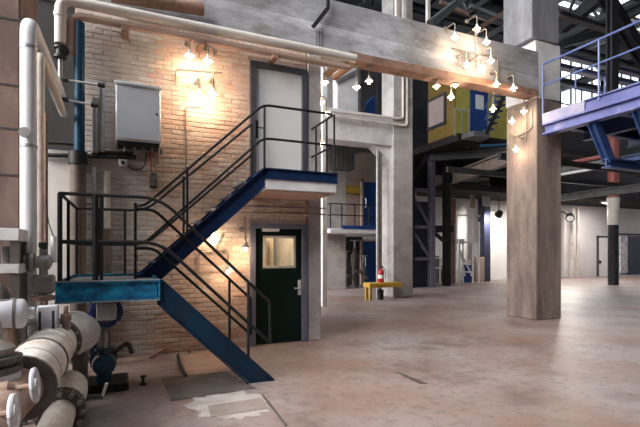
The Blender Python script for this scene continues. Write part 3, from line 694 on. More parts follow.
for (x, y, w) in ((455, 38, 'farthest from the big column'), (477, 30, 'topmost of three'), (486.5, 43, 'nearest the big column')):
    lamp(PY(x, y, BY - .3), 'glowing conduit lamp high on the concrete beam face, %s' % w, 'beam lamps, upper cluster', wally=BY, power=26)
for (x, y, w) in ((467, 66, 'farthest from the big column'), (480, 70, 'middle one of three'), (491, 62, 'nearest the big column')):
    lamp(PY(x, y, BY - .3), 'glowing conduit lamp just over the rusty beam strip, %s' % w, 'beam lamps, lower cluster', wally=BY, power=16)
for (x, y, Yq, w) in ((436.5, 87, 7.6, 'in front of the dark framed cabin window'), (455, 85.5, 7.6, 'on a short rod in front of the cabin corner'), (451, 98, 7.70, 'on a longer rod below the cabin corner lamp'),
                      (496.5, 85, 7.6, 'on a short rod in front of the cabin stair'), (513.5, 89, 7.6, 'right against the big column'), (493, 110, 7.68, 'on the longest rod by the blue cabin door')):
    if y in (85, 89): lamp(PY(x, y, BY - .16), 'conduit lamp hooked over the front of the rusty strip, ' + ('beside the cabin stair' if y == 85 else 'right against the big column'), 'hooked lamps on the rusty strip', wally=BY, power=12)
    else: lamp(PY(x, y, Yq), 'pendant lamp under the beam, ' + w, 'pendants beside the big column', 'hang', top=5.22, power=16)
for (x, y, w) in ((512, 122, 'middle one of three'), (524, 112, 'topmost of three'), (516, 150, 'lowest of three')):
    lamp(PX(x, y, 8.79 - .22), 'conduit lamp on the side of the big board-marked column, %s' % w, 'big column lamps', 'side', wallx=8.79, power=22)
# conduit tracery around the lamps
def conduit(pts, label, Y=WY, r=.011, group=None):
    return pipe('wall_conduit', [PY(x, y, Y - .03) for x, y in pts], r, 'conduit', label, 6, .06, 'conduit', group)
conduit([(176, 84), (176, 69), (213, 72), (222, 72.5)], 'thin branching conduit on the bricks between the two upper lamp rows')
conduit([(200, 70), (200, 93)], 'short vertical conduit feeding a lamp from the branching conduit', group='lamp feed conduits')
conduit([(213, 72), (213, 90)], 'short vertical conduit feeding a lamp from the branching conduit', group='lamp feed conduits')
conduit([(186, 170), (186, 107), (201, 107)], 'L-shaped conduit on the bricks below the level lamps')
conduit([(199, 58), (199, 46), (214, 47), (214, 56)], 'small hooked conduit beneath the pinkish pipe', )
conduit([(199, 272), (199, 250), (224, 251)], 'hooked conduit on the bricks behind the lower flight')
conduit([(199, 272), (243, 272)], 'level conduit on the bricks behind the lower stair rails')
conduit([(245, 216), (245, 240)], 'vertical conduit dropping from the pair over the green door to a lamp')
conduit([(222, 234), (217, 245), (217, 250)], 'short crooked conduit beside the lamp under the stringer')
conduit([(452, 47), (452, 48), (498, 58), (498, 80)], 'conduit frame across the concrete beam face below the upper lamps', BY)
for k, (x, y0, y1) in enumerate(((464, 50, 70), (476, 36, 70), (458, 54, 66), (470, 52, 66))): conduit([(x, y0), (x + .5, y1)], 'short vertical conduit on the lamp-lit part of the concrete beam', BY, group='beam conduits')
def sconduit(pts, label):
    return pipe('wall_conduit', [PX(x, y, 8.79 - .02) for x, y in pts], .012, 'conduit', label, 6, .05, 'conduit')
sconduit([(508, 132), (516, 137), (532, 128), (532, 108)], 'bent conduit across the left side of the big column')
sconduit([(508, 112), (508, 145), (512, 150)], 'vertical conduit near the rear edge of the big column')
sconduit([(526, 105), (526, 142), (520, 140)], 'hooked conduit near the front edge of the big column')

# ------------------------------------------------------------------ blue gallery on the right
GX, GY1, GY0, GZ = 8.86, 7.38, 1.5, 4.80
ga = thing('blue_gallery', 'blue steel gallery with pipe railing jutting out beside the big column', 'gallery', (GX + 2, 4.5, 4.3))
build('edge_plate', MB().box(GX, GX + .03, 6.35, GY1, GZ - .24, GZ), 'mezz_plate', ga)
build('edge_channel', MB().ibeam((GX + .05, GY0, GZ - .12), (GX + .05, 6.35, GZ - .12), .14, .24, .03), 'mezz_blue', ga)
build('edge_beam', MB().ibeam((GX + .07, GY0, GZ - .37), (GX + .07, GY1 - .03, GZ - .37), .22, .25, .035), 'mezz_blue', ga)
build('deck', MB().box(GX + .12, 14.5, GY0, GY1, GZ - .06, GZ - .01), 'steel_dark', ga)
for X in (10.3, 12.0, 13.8): build('joist', MB().ibeam((X, GY0, GZ - .28), (X, GY1, GZ - .28), .16, .4, .03), 'mezz_dark', ga)
for Y in (7.2, 6.0, 4.8): build('cross_beam', MB().ibeam((GX + .2, Y, GZ - .2), (14.5, Y, GZ - .2), .14, .26, .03), 'mezz_dark', ga)
RZ = 5.95
build('handrail', MB().tube([(GX + .02, GY1, GZ + .66), (GX + .02, GY1, RZ), (GX + .02, GY0, RZ)], .024, 8, .03), 'rail_blue', ga)
build('mid_rail', MB().tube([(GX + .02, GY1, GZ + .66), (GX + .02, GY0, GZ + .66)], .02, 8), 'rail_blue', ga)
for Y in (7.38, 6.05, 4.6, 3.2): build('post', MB().tube([(GX + .02, Y, GZ - .1), (GX + .02, Y, RZ)], .022, 8), 'rail_blue', ga)
build('end_rail', MB().tube([(GX + .9, GY1 - .1, RZ - .45), (14.4, GY1 - .1, RZ - .45)], .02, 8), 'rail_blue', ga)
build('end_rail', MB().tube([(GX + .9, GY1 - .1, RZ), (14.4, GY1 - .1, RZ)], .02, 8), 'rail_blue', ga)
for X in (9.85, 10.9, 12.2, 13.5): build('post', MB().tube([(X, GY1 - .1, GZ - .1), (X, GY1 - .1, RZ)], .02, 8), 'rail_blue', ga)
# hanging frames under the deck
for Yh in (6.25, 5.35):
    build('hanger_strut', MB().ibeam((9.0, Yh, 4.32), (9.5, Yh, 3.56), .2, .16, .03, (0, 1, 0)), 'mezz_dark', ga)
    build('hanger_beam', MB().ibeam((9.4, Yh, 3.5), (12.0, Yh, 3.5), .2, .2, .03), 'mezz_dark', ga)
build('hanger_beam', MB().ibeam((10.2, 5.2, 3.66), (10.2, 6.4, 3.66), .14, .14, .03), 'mezz_dark', ga)
# dark brace of the roof in front of the gallery
one('steel_brace', MB().ibeam(PY(604, -6, 8.6), PY(648, 66, 8.6), .34, .30, .05, (0, 1, 0)), 'steel_dark', 'heavy dark diagonal steel brace above the blue gallery', 'brace', kind='structure')
def steel_column(x0, x1, Y, z0, z1, m, label, group=None):
    a, b = XA(x0, Y), XA(x1, Y); xc = (a + b) / 2; w = b - a
    return one('steel_column', MB().ibeam((xc, Y, z0), (xc, Y, z1), w * .8, w * .5, w * .12, (0, 1, 0)), m, label, 'column', group, 'structure')
steel_column(608, 616.5, 7.15, GZ, 12.5, 'steel_dark', 'dark riveted steel column rising behind the blue gallery railing')
one('brace_plate', MB().bar(PY(562, 28, 12.0), PY(602, -4, 10.5), .3, .4), 'steel_dark', 'dark sloping girder above the blue gallery', 'beam', kind='structure')
one('brace_plate', MB().bar(PY(562, 44, 12.4), PY(628, 26, 11.6), .24, .3), 'steel_dark', 'second dark girder crossing behind the steel brace', 'beam', kind='structure')
one('brace_plate', MB().bar(PY(430, 24, 8.2), PY(470, -8, 9.4), .14, .16), 'steel_dark', 'dark diagonal strut rising from the top of the concrete beam', 'brace', kind='structure')
for k, x in enumerate((397, 404, 428)):
    one('pale_post', MB().bar(PY(x, 30, 11.0), PY(x, -25, 11.0), .10, .10, (0, 1, 0)), 'pipe_cream', ('pale post above the concrete beam beside its twin, over the column conduits', 'pale post above the concrete beam, neighbour of the dark strut foot', 'lone pale post above the concrete beam where the diagonal strut starts')[k], 'post', 'posts above the beam')
for k, (xa, ya, xb, yb, Y) in enumerate(((460, 40, 505, 12, 13), (470, 6, 505, 20, 15), (440, 2, 500, 30, 16), (480, 40, 505, 26, 11))):
    one('roof_strut', MB().bar(PY(xa, ya, Y), PY(xb, yb, Y), .16, .16), ('steel_grey' if k % 2 else 'steel_rust'), 'thin slanting roof strut above the lamp-lit beam', 'strut', 'roof struts', 'structure')

for k, (xa, ya, xb, yb, Y) in enumerate(((558, 54, 600, 66, 10.5), (558, 66, 596, 76, 11.0), (558, 14, 612, 30, 9.6), (575, 70, 640, 84, 10.2))):
    a, b = PY(xa, ya, Y), PY(xb, ya, Y); b.z = a.z
    one('grating_beam', MB().ibeam(a, b + V((3, 0, 0)), .22, .16, .03), 'mezz_plate' if k != 2 else 'steel_grey', 'pale lavender grey platform beam under the roof behind the gallery rail', 'beam', 'platform beams', 'structure')

# ------------------------------------------------------------------ second storey slab, yellow cabin
SZ = 6.40
struct('upper_slab', MB().box(12.3, 22, 14.2, 19.35, 6.1, SZ), 'wall_dark', 'dark upper floor slab carrying the yellow cabin', 'floor slab')
yc = thing('yellow_cabin', 'yellow sheet-metal control cabin on the upper floor behind the beam lamps', 'cabin', (13.5, 15.6, SZ))
cxa = 12.45; cya = 14.6; cyb = 16.34; cxb = 16.5; cz = SZ + 2.9
build('side_wall', MB().box(cxa, cxa + .08, cya, cyb, SZ, cz), 'yellow_dark', yc)
build('front_wall', MB().box(cxa + .08, XA(470, cya), cya, cya + .08, SZ, cz).box(XA(488, cya), cxb, cya, cya + .08, SZ, cz).box(XA(470, cya), XA(488, cya), cya, cya + .08, SZ + 2.1, cz), 'yellow_wall', yc)
build('roof', MB().box(cxa - .1, cxb, cya - .1, cyb, cz, cz + .1), 'yellow_dark', yc)
build('floor_edge', MB().box(cxa - .12, cxa + .3, cya - .35, cyb, SZ - .28, SZ - .02), 'steel_dark', yc)
ca, cb_ = PX(428, 110, cxa).y, PX(446.5, 110, cxa).y
z1a, z0a = PX(446, 92, cxa).z, PX(446, 124, cxa).z
wf = build('side_window', MB().box(cxa - .05, cxa, cb_, ca, z0a, z1a), 'frame_dark', yc)
build('pane', MB().box(cxa - .06, cxa - .045, cb_ + .13, ca - .13, z0a + .13, z1a - .13), 'panel_pink', wf)
dl = build('door', MB().cbox(XA(470.5, cya), XA(487.5, cya), cya - .03, cya + .05, SZ + .02, SZ + 2.1, .01), 'door_blue', yc)
build('door_window', MB().box(XA(475, cya), XA(483, cya), cya - .045, cya - .03, SZ + 1.25, SZ + 1.85), 'white', dl)
for k in range(3):
    X = XA(455 + 7 * k, cya - .3); build('post', MB().tube([(X, cya - .3, SZ - .1), (X, cya - .3, SZ + 1.0)], .025, 6), 'galvanised', yc)
build('handrail', MB().tube([(XA(454, cya - .3), cya - .3, SZ + 1.0), (XA(470, cya - .3), cya - .3, SZ + 1.0)], .025, 6), 'galvanised', yc)
# cabin stair
cs = thing('cabin_stair', 'small dark steel stair with blue treads beside the blue cabin door', 'stair', (XA(495, 13.9), 13.9, SZ - .3))
for Yc in (13.5, 14.15):
    build('stringer', MB().bar(PY(486, 134, Yc), PY(506, 92, Yc), .05, .16), 'steel_dark', cs)
for k in range(7):
    f = (k + .5) / 7; a = PY(486 + 20 * f, 134 - 42 * f, 13.8)
    build('tread', MB().box(a.x - .11, a.x + .11, 13.52, 14.13, a.z, a.z + .04), 'door_blue', cs)
for h in (14, 26):
    build('handrail', MB().tube([PY(485, 134 - h, 13.5), PY(505, 92 - h, 13.5)], .025, 6), 'rail_blue', cs)
for f in (.1, .5, .9): build('post', MB().tube([PY(486 + 20 * f, 134 - 42 * f, 13.5), PY(485 + 20 * f, 108 - 42 * f, 13.5)], .022, 6), 'rail_blue', cs)
build('landing', MB().box(XA(474, 13.5), XA(490, 13.5), 13.5, 14.2, SZ - .25, SZ - .05), 'steel_grey', cs)
# framing under the upper slab
for k, (xa, ya, xb, yb, Y0, Y1, m) in enumerate(((453, 178, 508, 158, 15.5, 12.2, 'steel_grey'), (467, 144, 487, 134, 15.0, 13.6, 'steel_grey'), (430, 158, 508, 152, 16.5, 13.6, 'steel_dark'))):
    one('floor_beam', MB().ibeam(PY(xa, ya, Y0), PY(xb, yb, Y1), .25, .5 if k == 0 else .3, .05), 'pipe_brown' if k == 0 else m, ('deep grey', 'short light grey', 'dark')[k] + ' floor beam under the yellow cabin', 'beam', kind='structure')
one('blue_pipe', MB().tube([PY(480, 146, 13.6), PY(508, 145, 13.2)], .06, 8), 'pipe_blue', 'blue horizontal pipe below the cabin stair', 'pipe')
steel_column(443, 450, 17.0, 0, 6.1, 'steel_dark', 'dark steel column below the yellow cabin')
steel_column(447, 455, 18.2, 0, 4.3, 'steel_rust', 'rust brown steel column with blue edge on the far floor')
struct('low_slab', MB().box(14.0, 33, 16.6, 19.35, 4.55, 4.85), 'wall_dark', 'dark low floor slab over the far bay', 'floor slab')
for i, (xa, xb, ya, yb) in enumerate(((454, 488, 178, 181.5), (482, 489, 181, 206), (430, 442, 176, 192), (470, 474, 190, 208))):
    a, b = PY(xa, yb, 18.0), PY(xb, ya, 18.0)
    one(('lintel_slab', 'hanging_pillar', 'wall_board', 'wall_post')[i], MB().cbox(a.x, b.x, 17.9, 18.0, a.z, b.z, .01), 'concrete_white' if i < 2 else 'brown_panel', ('long pale lintel', 'pale hanging pillar', 'brownish panel', 'narrow brown post')[i] + ' in the dark bay under the yellow cabin', 'panel', kind='structure')

# dark steel cage and blue braced frame right of the middle column
bf = thing('braced_frame', 'blue grey braced steel frame standing right beside the smooth concrete column', 'steel frame', (XA(422, 16.5), 16.5, 0))
Yb = 16.5; xa, xb = XA(411, Yb), XA(431.5, Yb)
for X in (xa, xb): build('upright', MB().ibeam((X, Yb, 0), (X, Yb, 5.9), .24, .24, .04, (0, 1, 0)), 'steel_dark' if X == xa else 'frame_blue', bf)
for yy in (190, 227, 259): 
    zz = ZA(421, yy, Yb); build('crossbar', MB().bar((xa, Yb, zz), (xb, Yb, zz), .1, .14), 'frame_blue' if yy > 180 else 'steel_dark', bf)
for (p, q) in (((413, 196), (430, 226)), ((413, 231), (430, 258)), ((413, 180), (430, 150))):
    build('brace', MB().bar(PY(*p, Yb), PY(*q, Yb), .08, .10), 'frame_blue' if p[1] > 185 else 'steel_dark', bf)
build('back_panel', MB().box(xa, xb, Yb + .25, Yb + .3, 0, 3.9), 'navy', bf)
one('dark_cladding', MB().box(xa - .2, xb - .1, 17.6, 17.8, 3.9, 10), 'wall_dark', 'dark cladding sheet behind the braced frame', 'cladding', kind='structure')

# far bay objects
sc = thing('scaffold_stair', 'white tubular scaffold stair on the far floor', 'scaffold', (XA(468, 17.8), 17.8, 0))
Ys = 17.8
for x, y0, y1 in ((456.5, 278, 214), (459.5, 279, 241), (463, 279, 241), (473, 278, 214), (479, 278, 222)):
    build('upright', MB().tube([(XA(x, Ys), Ys, 0), PY(x, y1, Ys)], .045, 6), 'steel_white', sc)
    o_ = None
for (p, q) in (((456.5, 215), (480, 216)), ((459, 241), (473, 243)), ((456.5, 272), (473, 272)), ((460, 250), (472, 276)), ((463, 262), (473, 262)), ((473, 235), (480, 236)), ((459, 245), (465, 276))):
    build('crossbar', MB().tube([PY(*p, Ys), PY(*q, Ys)], .04, 6), 'steel_white', sc)
build('clamp_head', MB().cbox(XA(457.5, Ys), XA(463, Ys), Ys - .12, Ys + .12, ZA(460, 244, Ys), ZA(460, 239, Ys), .02), 'white', sc)
a, b = XA(473.5, 18.6), XA(482, 18.6)
one('storage_panel', MB().cbox(a, b, 18.4, 18.8, 0, ZA(478, 257, 18.6), .02), 'brown_panel', 'brown storage crate standing behind the white scaffold', 'crate')
one('wall_board', MB().cbox(XA(474, 19.2), XA(480.5, 19.2), 19.25, 19.39, ZA(477, 257, 19.2), ZA(477, 243, 19.2), .02), 'white', 'white board on the back wall behind the scaffold', 'board')
one('blue_drum', MB().lathe((XA(467, 18.4), 18.4, 0), (0, 0, 1), [(0, .24), (.03, .27), (.4, .27), (.43, .29), (.46, .27), (.9, .27), (.93, .24)], 18), 'door_blue', 'blue steel drum behind the white scaffold', 'drum')
one('dark_cabinet', MB().cbox(XA(481.5, 18.6), XA(488, 18.6), 18.4, 18.9, 0, 4.5, .02), 'navy', 'tall dark navy cladding post beside the white wall panel', 'post', kind='structure')
one('white_panel', MB().cbox(XA(488.5, 19.0), XA(512, 19.0), 19.0, 19.2, 0, 3.9, .02), 'wall_white', 'tall bright white wall panel glimpsed left of the big column', 'panel', kind='structure')
wr = thing('pipe_rack', 'white pipe rack in the far opening left of the rust brown column', 'rack', (XA(440, 18.55), 18.55, 0))
for x in (434, 440, 445): build('upright', MB().tube([(XA(x, 18.55), 18.55, 0), PY(x, 214, 18.55)], .04, 6), 'steel_white', wr)
for y in (216, 227, 258, 268): build('crossbar', MB().tube([PY(433, y, 18.55), PY(446, y, 18.55)], .035, 6), 'steel_white', wr)
one('stored_machine', MB().lathe((XA(438, 19.0), 19.05, 0), (0, 0, 1), [(0, .3), (.8, .3), (.9, .2), (1.3, .22), (1.4, .08)], 12), 'machine_dark', 'dark machine standing behind the white pipe rack', 'machine')
one('knee_brace', MB().bar(PY(433, 232, 17.9), PY(446, 243, 17.9), .12, .16), 'steel_dark', 'dark knee brace reaching the rust brown column', 'brace', kind='structure')
one('lintel_bar', MB().bar(PY(431, 229, 18.1), PY(452, 229, 18.1), .2, .35), 'steel_dark', 'dark lintel bar joining the far steel columns', 'beam', kind='structure')

# right-hand far bay
dr = thing('door_3', 'white door standing in the pale back wall', 'door', (XA(603, FY), FY, 0), kind='structure')
da, db = XA(596.5, FY), XA(612, FY)
build('door_leaf', MB().cbox(da + .1, db, FY - .06, FY + .01, 0, ZA(603, 237.5, FY), .01), 'bright_room', dr)
build('door_frame', MB().box(da, da + .1, FY - .1, FY + .01, 0, ZA(603, 236, FY)).box(da, db + .1, FY - .1, FY + .01, ZA(603, 237.5, FY), ZA(603, 236, FY)), 'frame_dark', dr)
build('handle', MB().cbox(da + .16, da + .3, FY - .14, FY - .05, .85, 1.05, .02), 'black', dr)
cc = thing('round_column', 'slim round column with rust red top and lamplight modelled as a flared pale band in the far bay', 'column', (21.75, 14.1, 0), kind='structure')
X, Y = 21.75, 14.1
z1, z2, z3 = ZA(614, 225, Y), ZA(614, 198, Y), 7.2
build('shaft', MB().lathe((X, Y, 0), (0, 0, 1), [(0, .24), (z1, .23)], 16), 'steel_dark', cc)
build('glow_band', MB().lathe((X, Y, z1), (0, 0, 1), [(0, .23), (.05, .24), (z2 - z1, .28)], 16), 'pipe_cream', cc)  # pale colour and flare stand for lamplight falling on the column
build('top', MB().lathe((X, Y, z2), (0, 0, 1), [(0, .24), (z3 - z2, .24)], 16), 'red_pipe', cc)
one('window_strip', MB().cbox(XA(621, 19.1), XA(628, 19.1), 19.1, 19.25, .2, ZA(624, 236, 19.1), .02), 'dapple', 'dappled white glazed strip beside the navy sliding door', 'panel')
dn = thing('sliding_door', 'navy blue sliding door in the pale back wall', 'door', (XA(636, 19.1), 19.1, 0))
build('door_leaf', MB().cbox(XA(628.5, 19.1), XA(660, 19.1), 19.1, 19.2, 0, ZA(636, 236, 19.1), .02), 'navy', dn)
build('rail', MB().bar((XA(619, 19.05), 19.1, ZA(636, 234.5, 19.1)), (XA(662, 19.05), 19.1, ZA(636, 234.5, 19.1)), .1, .1), 'steel_dark', dn)
build('threshold', MB().box(XA(619, 19.05), XA(662, 19.05), 18.95, 19.1, 0, .06), 'concrete_white', dn)
for x in (572, 577.5):
    pipe('far_pipe', [(XA(x, 18.9), 18.9, 0), PY(x, 208, 18.9)], .09 if x > 575 else .13, 'pipe_cream', ('thick' if x < 575 else 'slim') + ' pale standpipe against the pale back wall', 10)
fl_ = thing('flood_lamp', 'small black flood lamp on a short arm beside the pale standpipes', 'lamp', PY(570, 217, 18.2))
p = PY(570, 217, 18.2)
build('head', MB().lathe(p, (-.5, -.4, -.5), [(-.2, .1), (-.15, .2), (.15, .26), (.16, .2)], 12), 'black', fl_)
build('lens', MB().lathe(p + V((-.5, -.4, -.5)).normalized() * .155, (-.5, -.4, -.5), [(0, .2), (.02, .19)], 12), 'white', fl_)
build('arm', MB().tube([p, p + V((.1, .5, .35)), p + V((.1, 1.2, .35))], .04, 6), 'black', fl_)
ld = bpy.data.lights.new('flood_light', 'SPOT'); ld.energy = 250; ld.color = (1, .93, .85); ld.spot_size = math.radians(150); ld.spot_blend = .6; ld.shadow_soft_size = .15
lo = bpy.data.objects.new('flood_light', ld); COL.objects.link(lo); lo.parent = fl_
lo.location = V((-.5, -.4, -.5)).normalized() * .22; lo.rotation_euler = V((-.5, -.4, -.5)).to_track_quat('-Z', 'Y').to_euler()
p = PY(499, 214, 17.6)
fill_flood = thing('flood_lamp', 'added black flood lamp under the low slab brightening the white wall panel', 'lamp', p)  # unseen lamp, added to brighten the white wall panel
dd = V((.1, .75, -.6)).normalized()
build('head', MB().lathe(p, dd, [(-.2, .1), (-.15, .16), (.1, .2), (.11, .16)], 12), 'black', fill_flood)
build('lens', MB().lathe(p + dd * .105, dd, [(0, .16), (.02, .15)], 12), 'white', fill_flood)
build('arm', MB().tube([p, (p.x, p.y, 4.56)], .03, 6), 'black', fill_flood)
ld = bpy.data.lights.new('flood_light', 'SPOT'); ld.energy = 190; ld.color = (1, .95, .88); ld.spot_size = math.radians(140); ld.spot_blend = .7; ld.shadow_soft_size = .12
lo = bpy.data.objects.new('flood_light', ld); COL.objects.link(lo); lo.parent = fill_flood; lo.location = dd * .18; lo.rotation_euler = dd.to_track_quat('-Z', 'Y').to_euler()
for k, X in enumerate((21.6, 26.2)):  # unseen strip lights, added to brighten the pale back wall
    t = thing('fill_strip_light', 'added fluorescent strip light brightening the far bay under the dark low slab', 'lamp', (X, 17.2, 4.45), 'added strip lights under the low slab')
    build('housing', MB().cbox(X - .75, X + .75, 17.12, 17.28, 4.49, 4.551, .01), 'white', t)
    build('tube', MB().tube([(X - .68, 17.2, 4.455), (X + .68, 17.2, 4.455)], .018, 8), 'fill_tube_glow', t)
    for sx in (-.7, .7): build('lamp_holder', MB().cbox(X + sx - .02, X + sx + .02, 17.17, 17.23, 4.43, 4.495, .005), 'white', t)
    ld = bpy.data.lights.new('fill_tube_light', 'AREA'); ld.shape = 'RECTANGLE'; ld.size = 1.3; ld.size_y = .06; ld.energy = 85; ld.color = (1, .95, .9)
    lo = bpy.data.objects.new('fill_tube_light', ld); COL.objects.link(lo); lo.parent = t; lo.location = (0, 0, -.03)
# services crossing in front of the far bay
for Ys_ in (9.4, 11.6): struct('support_beam', MB().box(9.6, 24, Ys_ - .06, Ys_ + .06, 4.2, 4.38), 'steel_dark', 'dark support beam carrying the pipes below the gallery', 'beam')
one('service_beam', MB().ibeam((16, 9.0, 3.78), (16, 14.3, 3.78), .2, .26, .04), 'steel_grey', 'grey service beam running back to the far bay below the gallery', 'beam', kind='structure')
pipe('red_pipe', [(13.0, 8.6, 4.44), (13.0, 12.0, 4.44)], .06, 'red_pipe', 'thin red pipe running back under the gallery', 8)
pipe('pale_pipe', [(14.6, 8.8, 4.43), (14.6, 12.6, 4.43)], .05, 'steel_white', 'thin pale pipe running back below the red pipe', 8)
ct = thing('cable_tray', 'grey ladder cable tray running back beneath the gallery', 'cable tray', (13.8, 13, 4.3))
for X in (13.6, 14.0): build('side_rail', MB().bar((X, 8.8, 4.425), (X, 12.4, 4.425), .03, .09), 'steel_grey', ct)
for k in range(7): build('rung', MB().bar((13.6, 9 + k * .5, 4.42), (14.0, 9 + k * .5, 4.42), .04, .03), 'steel_grey', ct)
one('gallery_beam', MB().ibeam((10.6, 8.5, 4.35), (10.6, 9.5, 4.35), .2, .3, .04), 'mezz_plate', 'lavender grey beam continuing behind the big column', 'beam', kind='structure')

# ------------------------------------------------------------------ middle opening between house and column
struct('grey_pier', MB().cbox(XA(322, 17.6), XA(342, 17.6), 17.2, 17.6, 0, 12, .02), 'concrete_plain', 'grey concrete pier in the gap beyond the brick house', 'column')
bc = thing('small_balcony', 'small balcony with white slab edge and blue kick plate in the middle gap', 'balcony', (XA(354, 17.0), 17.0, 2.5))
YB0 = 15.9; zb = ZA(355, 229, YB0)
xa, xb = XA(330, YB0), XA(378, YB0)
build('slab', MB().cbox(xa, xb, YB0, 19.2, zb - .18, zb, .02), 'concrete_white', bc)
build('kick_plate', MB().box(xa + .55, xb, YB0 - .02, YB0 + .02, zb, zb + .14), 'door_blue', bc)
for h in (.55, 1.0): build('handrail', MB().tube([(xa + .1, 19, zb + h), (xa + .1, YB0 + .1, zb + h), (xb, YB0 + .1, zb + h)], .025, 6), 'rail_black', bc)
for x in (331.5, 343, 356, 370): X = XA(x, YB0); build('post', MB().tube([(X, YB0 + .1, zb), (X, YB0 + .1, zb + 1.0)], .025, 6), 'rail_black', bc)
def bluedoor(name, x0, x1, y0, y1, Y, label):
    a, b = PY(x0, y1, Y), PY(x1, y0, Y)
    t = thing(name, label, 'door', ((a.x + b.x) / 2, Y, a.z), kind='structure')
    build('door_leaf', MB().cbox(a.x, b.x, Y, Y + .08, max(a.z, 0), b.z, .01), 'door_blue', t)
    build('handle', MB().tube([(a.x + .12, Y, max(a.z, 0) + .9), (a.x + .12, Y - .08, max(a.z, 0) + .95), (a.x + .12, Y - .08, max(a.z, 0) + 1.3), (a.x + .12, Y, max(a.z, 0) + 1.35)], .025, 6, .03), 'chrome', t)
    build('door_frame', MB().box(a.x - .1, a.x, Y - .03, Y + .1, max(a.z, 0), b.z + .1).box(a.x - .1, b.x + .1, Y - .03, Y + .1, b.z, b.z + .1), 'brown_panel', t)
bluedoor('door_4', 362.5, 378, 241.5, 286, 18.8, 'blue steel door at floor level under the small balcony')
bluedoor('door_5', 363, 378, 183, 226, 19.0, 'upper blue door opening onto the small balcony')
one('yellow_girder', MB().ibeam(PY(344, 189, 19.1), PY(360, 190, 19.1), .2, .35, .04), 'yellow_paint', 'yellow crane girder above the small balcony', 'beam')
one('brown_wall', MB().box(XA(343, 19.2), XA(381, 19.2), 19.2, 19.38, zb, 8.2), 'brown_panel', 'brown panelled wall above the small balcony', 'wall', kind='structure')
for k, (x, y, r, h, m) in enumerate(((346, 270, .15, 1.3, 'machine_dark'), (352.5, 262, .17, 1.8, 'machine_dark'), (359, 275, .13, 1.1, 'machine_dark'))):
    c = V((XA(x, 18.2), 18.2 - .2 * k, 0))
    t = thing('stored_pump', ('dark squat', 'taller grey', 'small dark')[k] + ' pump machine stored beneath the small balcony', 'machine', c)
    build('body', MB().lathe(c, (0, 0, 1), [(0, r * 1.2), (.08, r * 1.2), (.1, r * .7), (h * .5, r * .7), (h * .55, r), (h * .8, r), (h * .9, r * .5), (h, r * .45)], 14), m, t)
    build('flange', MB().lathe(c + V((0, -r, h * .4)), (0, -1, 0), [(0, r * .5), (.1, r * .5), (.12, r * .7), (.2, r * .7)], 12), m, t)
    build('spindle', MB().lathe(c + V((0, 0, h)), (0, 0, 1), [(0, .05), (.3, .05), (.31, .2), (.35, .2)], 10), 'galvanised', t)
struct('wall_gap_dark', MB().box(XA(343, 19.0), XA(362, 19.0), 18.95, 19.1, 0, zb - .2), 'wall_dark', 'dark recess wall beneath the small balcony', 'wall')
# things seen in the upper part of the gap
for k, (p, q) in enumerate((((325, 76), (345, 60)), ((334, 78), (358, 60)))):
    one('timber_beam', MB().bar(PY(*p, 9.2), PY(*q, 8.1), .10, .10), 'wood_orange', ('upper' if k == 0 else 'lower') + ' orange timber beam poking out under the pipe end', 'beam')
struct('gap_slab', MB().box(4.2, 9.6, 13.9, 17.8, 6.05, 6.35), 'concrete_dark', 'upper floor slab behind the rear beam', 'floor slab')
a, b = PY(337, 112, 15.2), PY(361, 60, 15.2)
one('white_duct', MB().cbox(a.x, b.x, 15.2, 15.6, 6.35, b.z + 1.5, .03), 'concrete_white', 'white ducting shaft standing above the rear beam', 'duct')
u0, u1 = XA(361.5, 14.8), XA(379, 14.8)
one('dark_frame', MB().box(u0 - .1, u0 + .1, 14.7, 14.9, 6.35, 11).box(u1 - .1, u1 + .1, 14.7, 14.9, 6.35, 11).box(u0, u1, 14.72, 14.88, 10.8, 11), 'steel_dark', 'dark steel portal frame above the rear beam', 'frame')
hp = [PY(363, 112, 15.5), PY(377, 112, 15.5), PY(377, 94, 15.5), PY(366, 105, 15.5)]; hp[0].z = hp[1].z = 6.35
one('blue_hood', MB().prism(hp, (0, .6, 0)), 'door_blue', 'slanted blue hood behind the dark frame above the rear beam', 'hood')
one('grey_strut', MB().bar(PY(337, 82, 15.15), PY(360, 70, 15.15), .1, .14), 'steel_grey', 'grey slanting strut across the white ducting shaft', 'strut')
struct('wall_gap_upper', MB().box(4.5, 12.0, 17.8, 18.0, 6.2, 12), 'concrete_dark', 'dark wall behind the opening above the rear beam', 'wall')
pipe('column_conduit', [PY(330, 111.5, 13.12), PY(403, 119, 13.12), PY(403, 56, 13.12)], .045, 'pipe_cream', 'cream conduit running along the rear beam and up the column, inner one', 8, .12)
pipe('column_conduit', [PY(330, 116, 13.12), PY(407, 126, 13.12), PY(407, 56, 13.12)], .045, 'pipe_cream', 'cream conduit running along the rear beam and up the column, outer one', 8, .12)
for k, x in enumerate((377.5, 380.5)):
    X = XA(x, 13.4); pipe('stand_pipe', [(X, 13.4, 0), (X, 13.4, 5.28)], .05, 'galvanised' if k == 0 else 'pipe_brown', ('grey' if k == 0 else 'brown') + ' standpipe on the left side of the smooth concrete column', 8)
one('pier_strip', MB().bar((XA(324, 12), 12, 0), (XA(324, 12), 12, ZA(324, 60, 12)), .14, .14, (0, 1, 0)), 'steel_white', 'slim white post just beyond the end of the brick wall', 'post')
lv = thing('wall_louvre', 'grey louvred vent box beneath the rear beam', 'vent', PY(346, 160, 14.5))
a, b = PY(336, 168, 14.5), PY(355, 145, 14.5)
build('case', MB().box(a.x, b.x, 14.5, 15.0, a.z, b.z), 'steel_dark', lv)
for k in range(8):
    X = a.x + (b.x - a.x) * (k + .5) / 8; build('louvre', MB().bar((X, 14.48, a.z), (X, 14.48, b.z), .05, .04, (0, 1, 0)), 'steel_grey', lv)
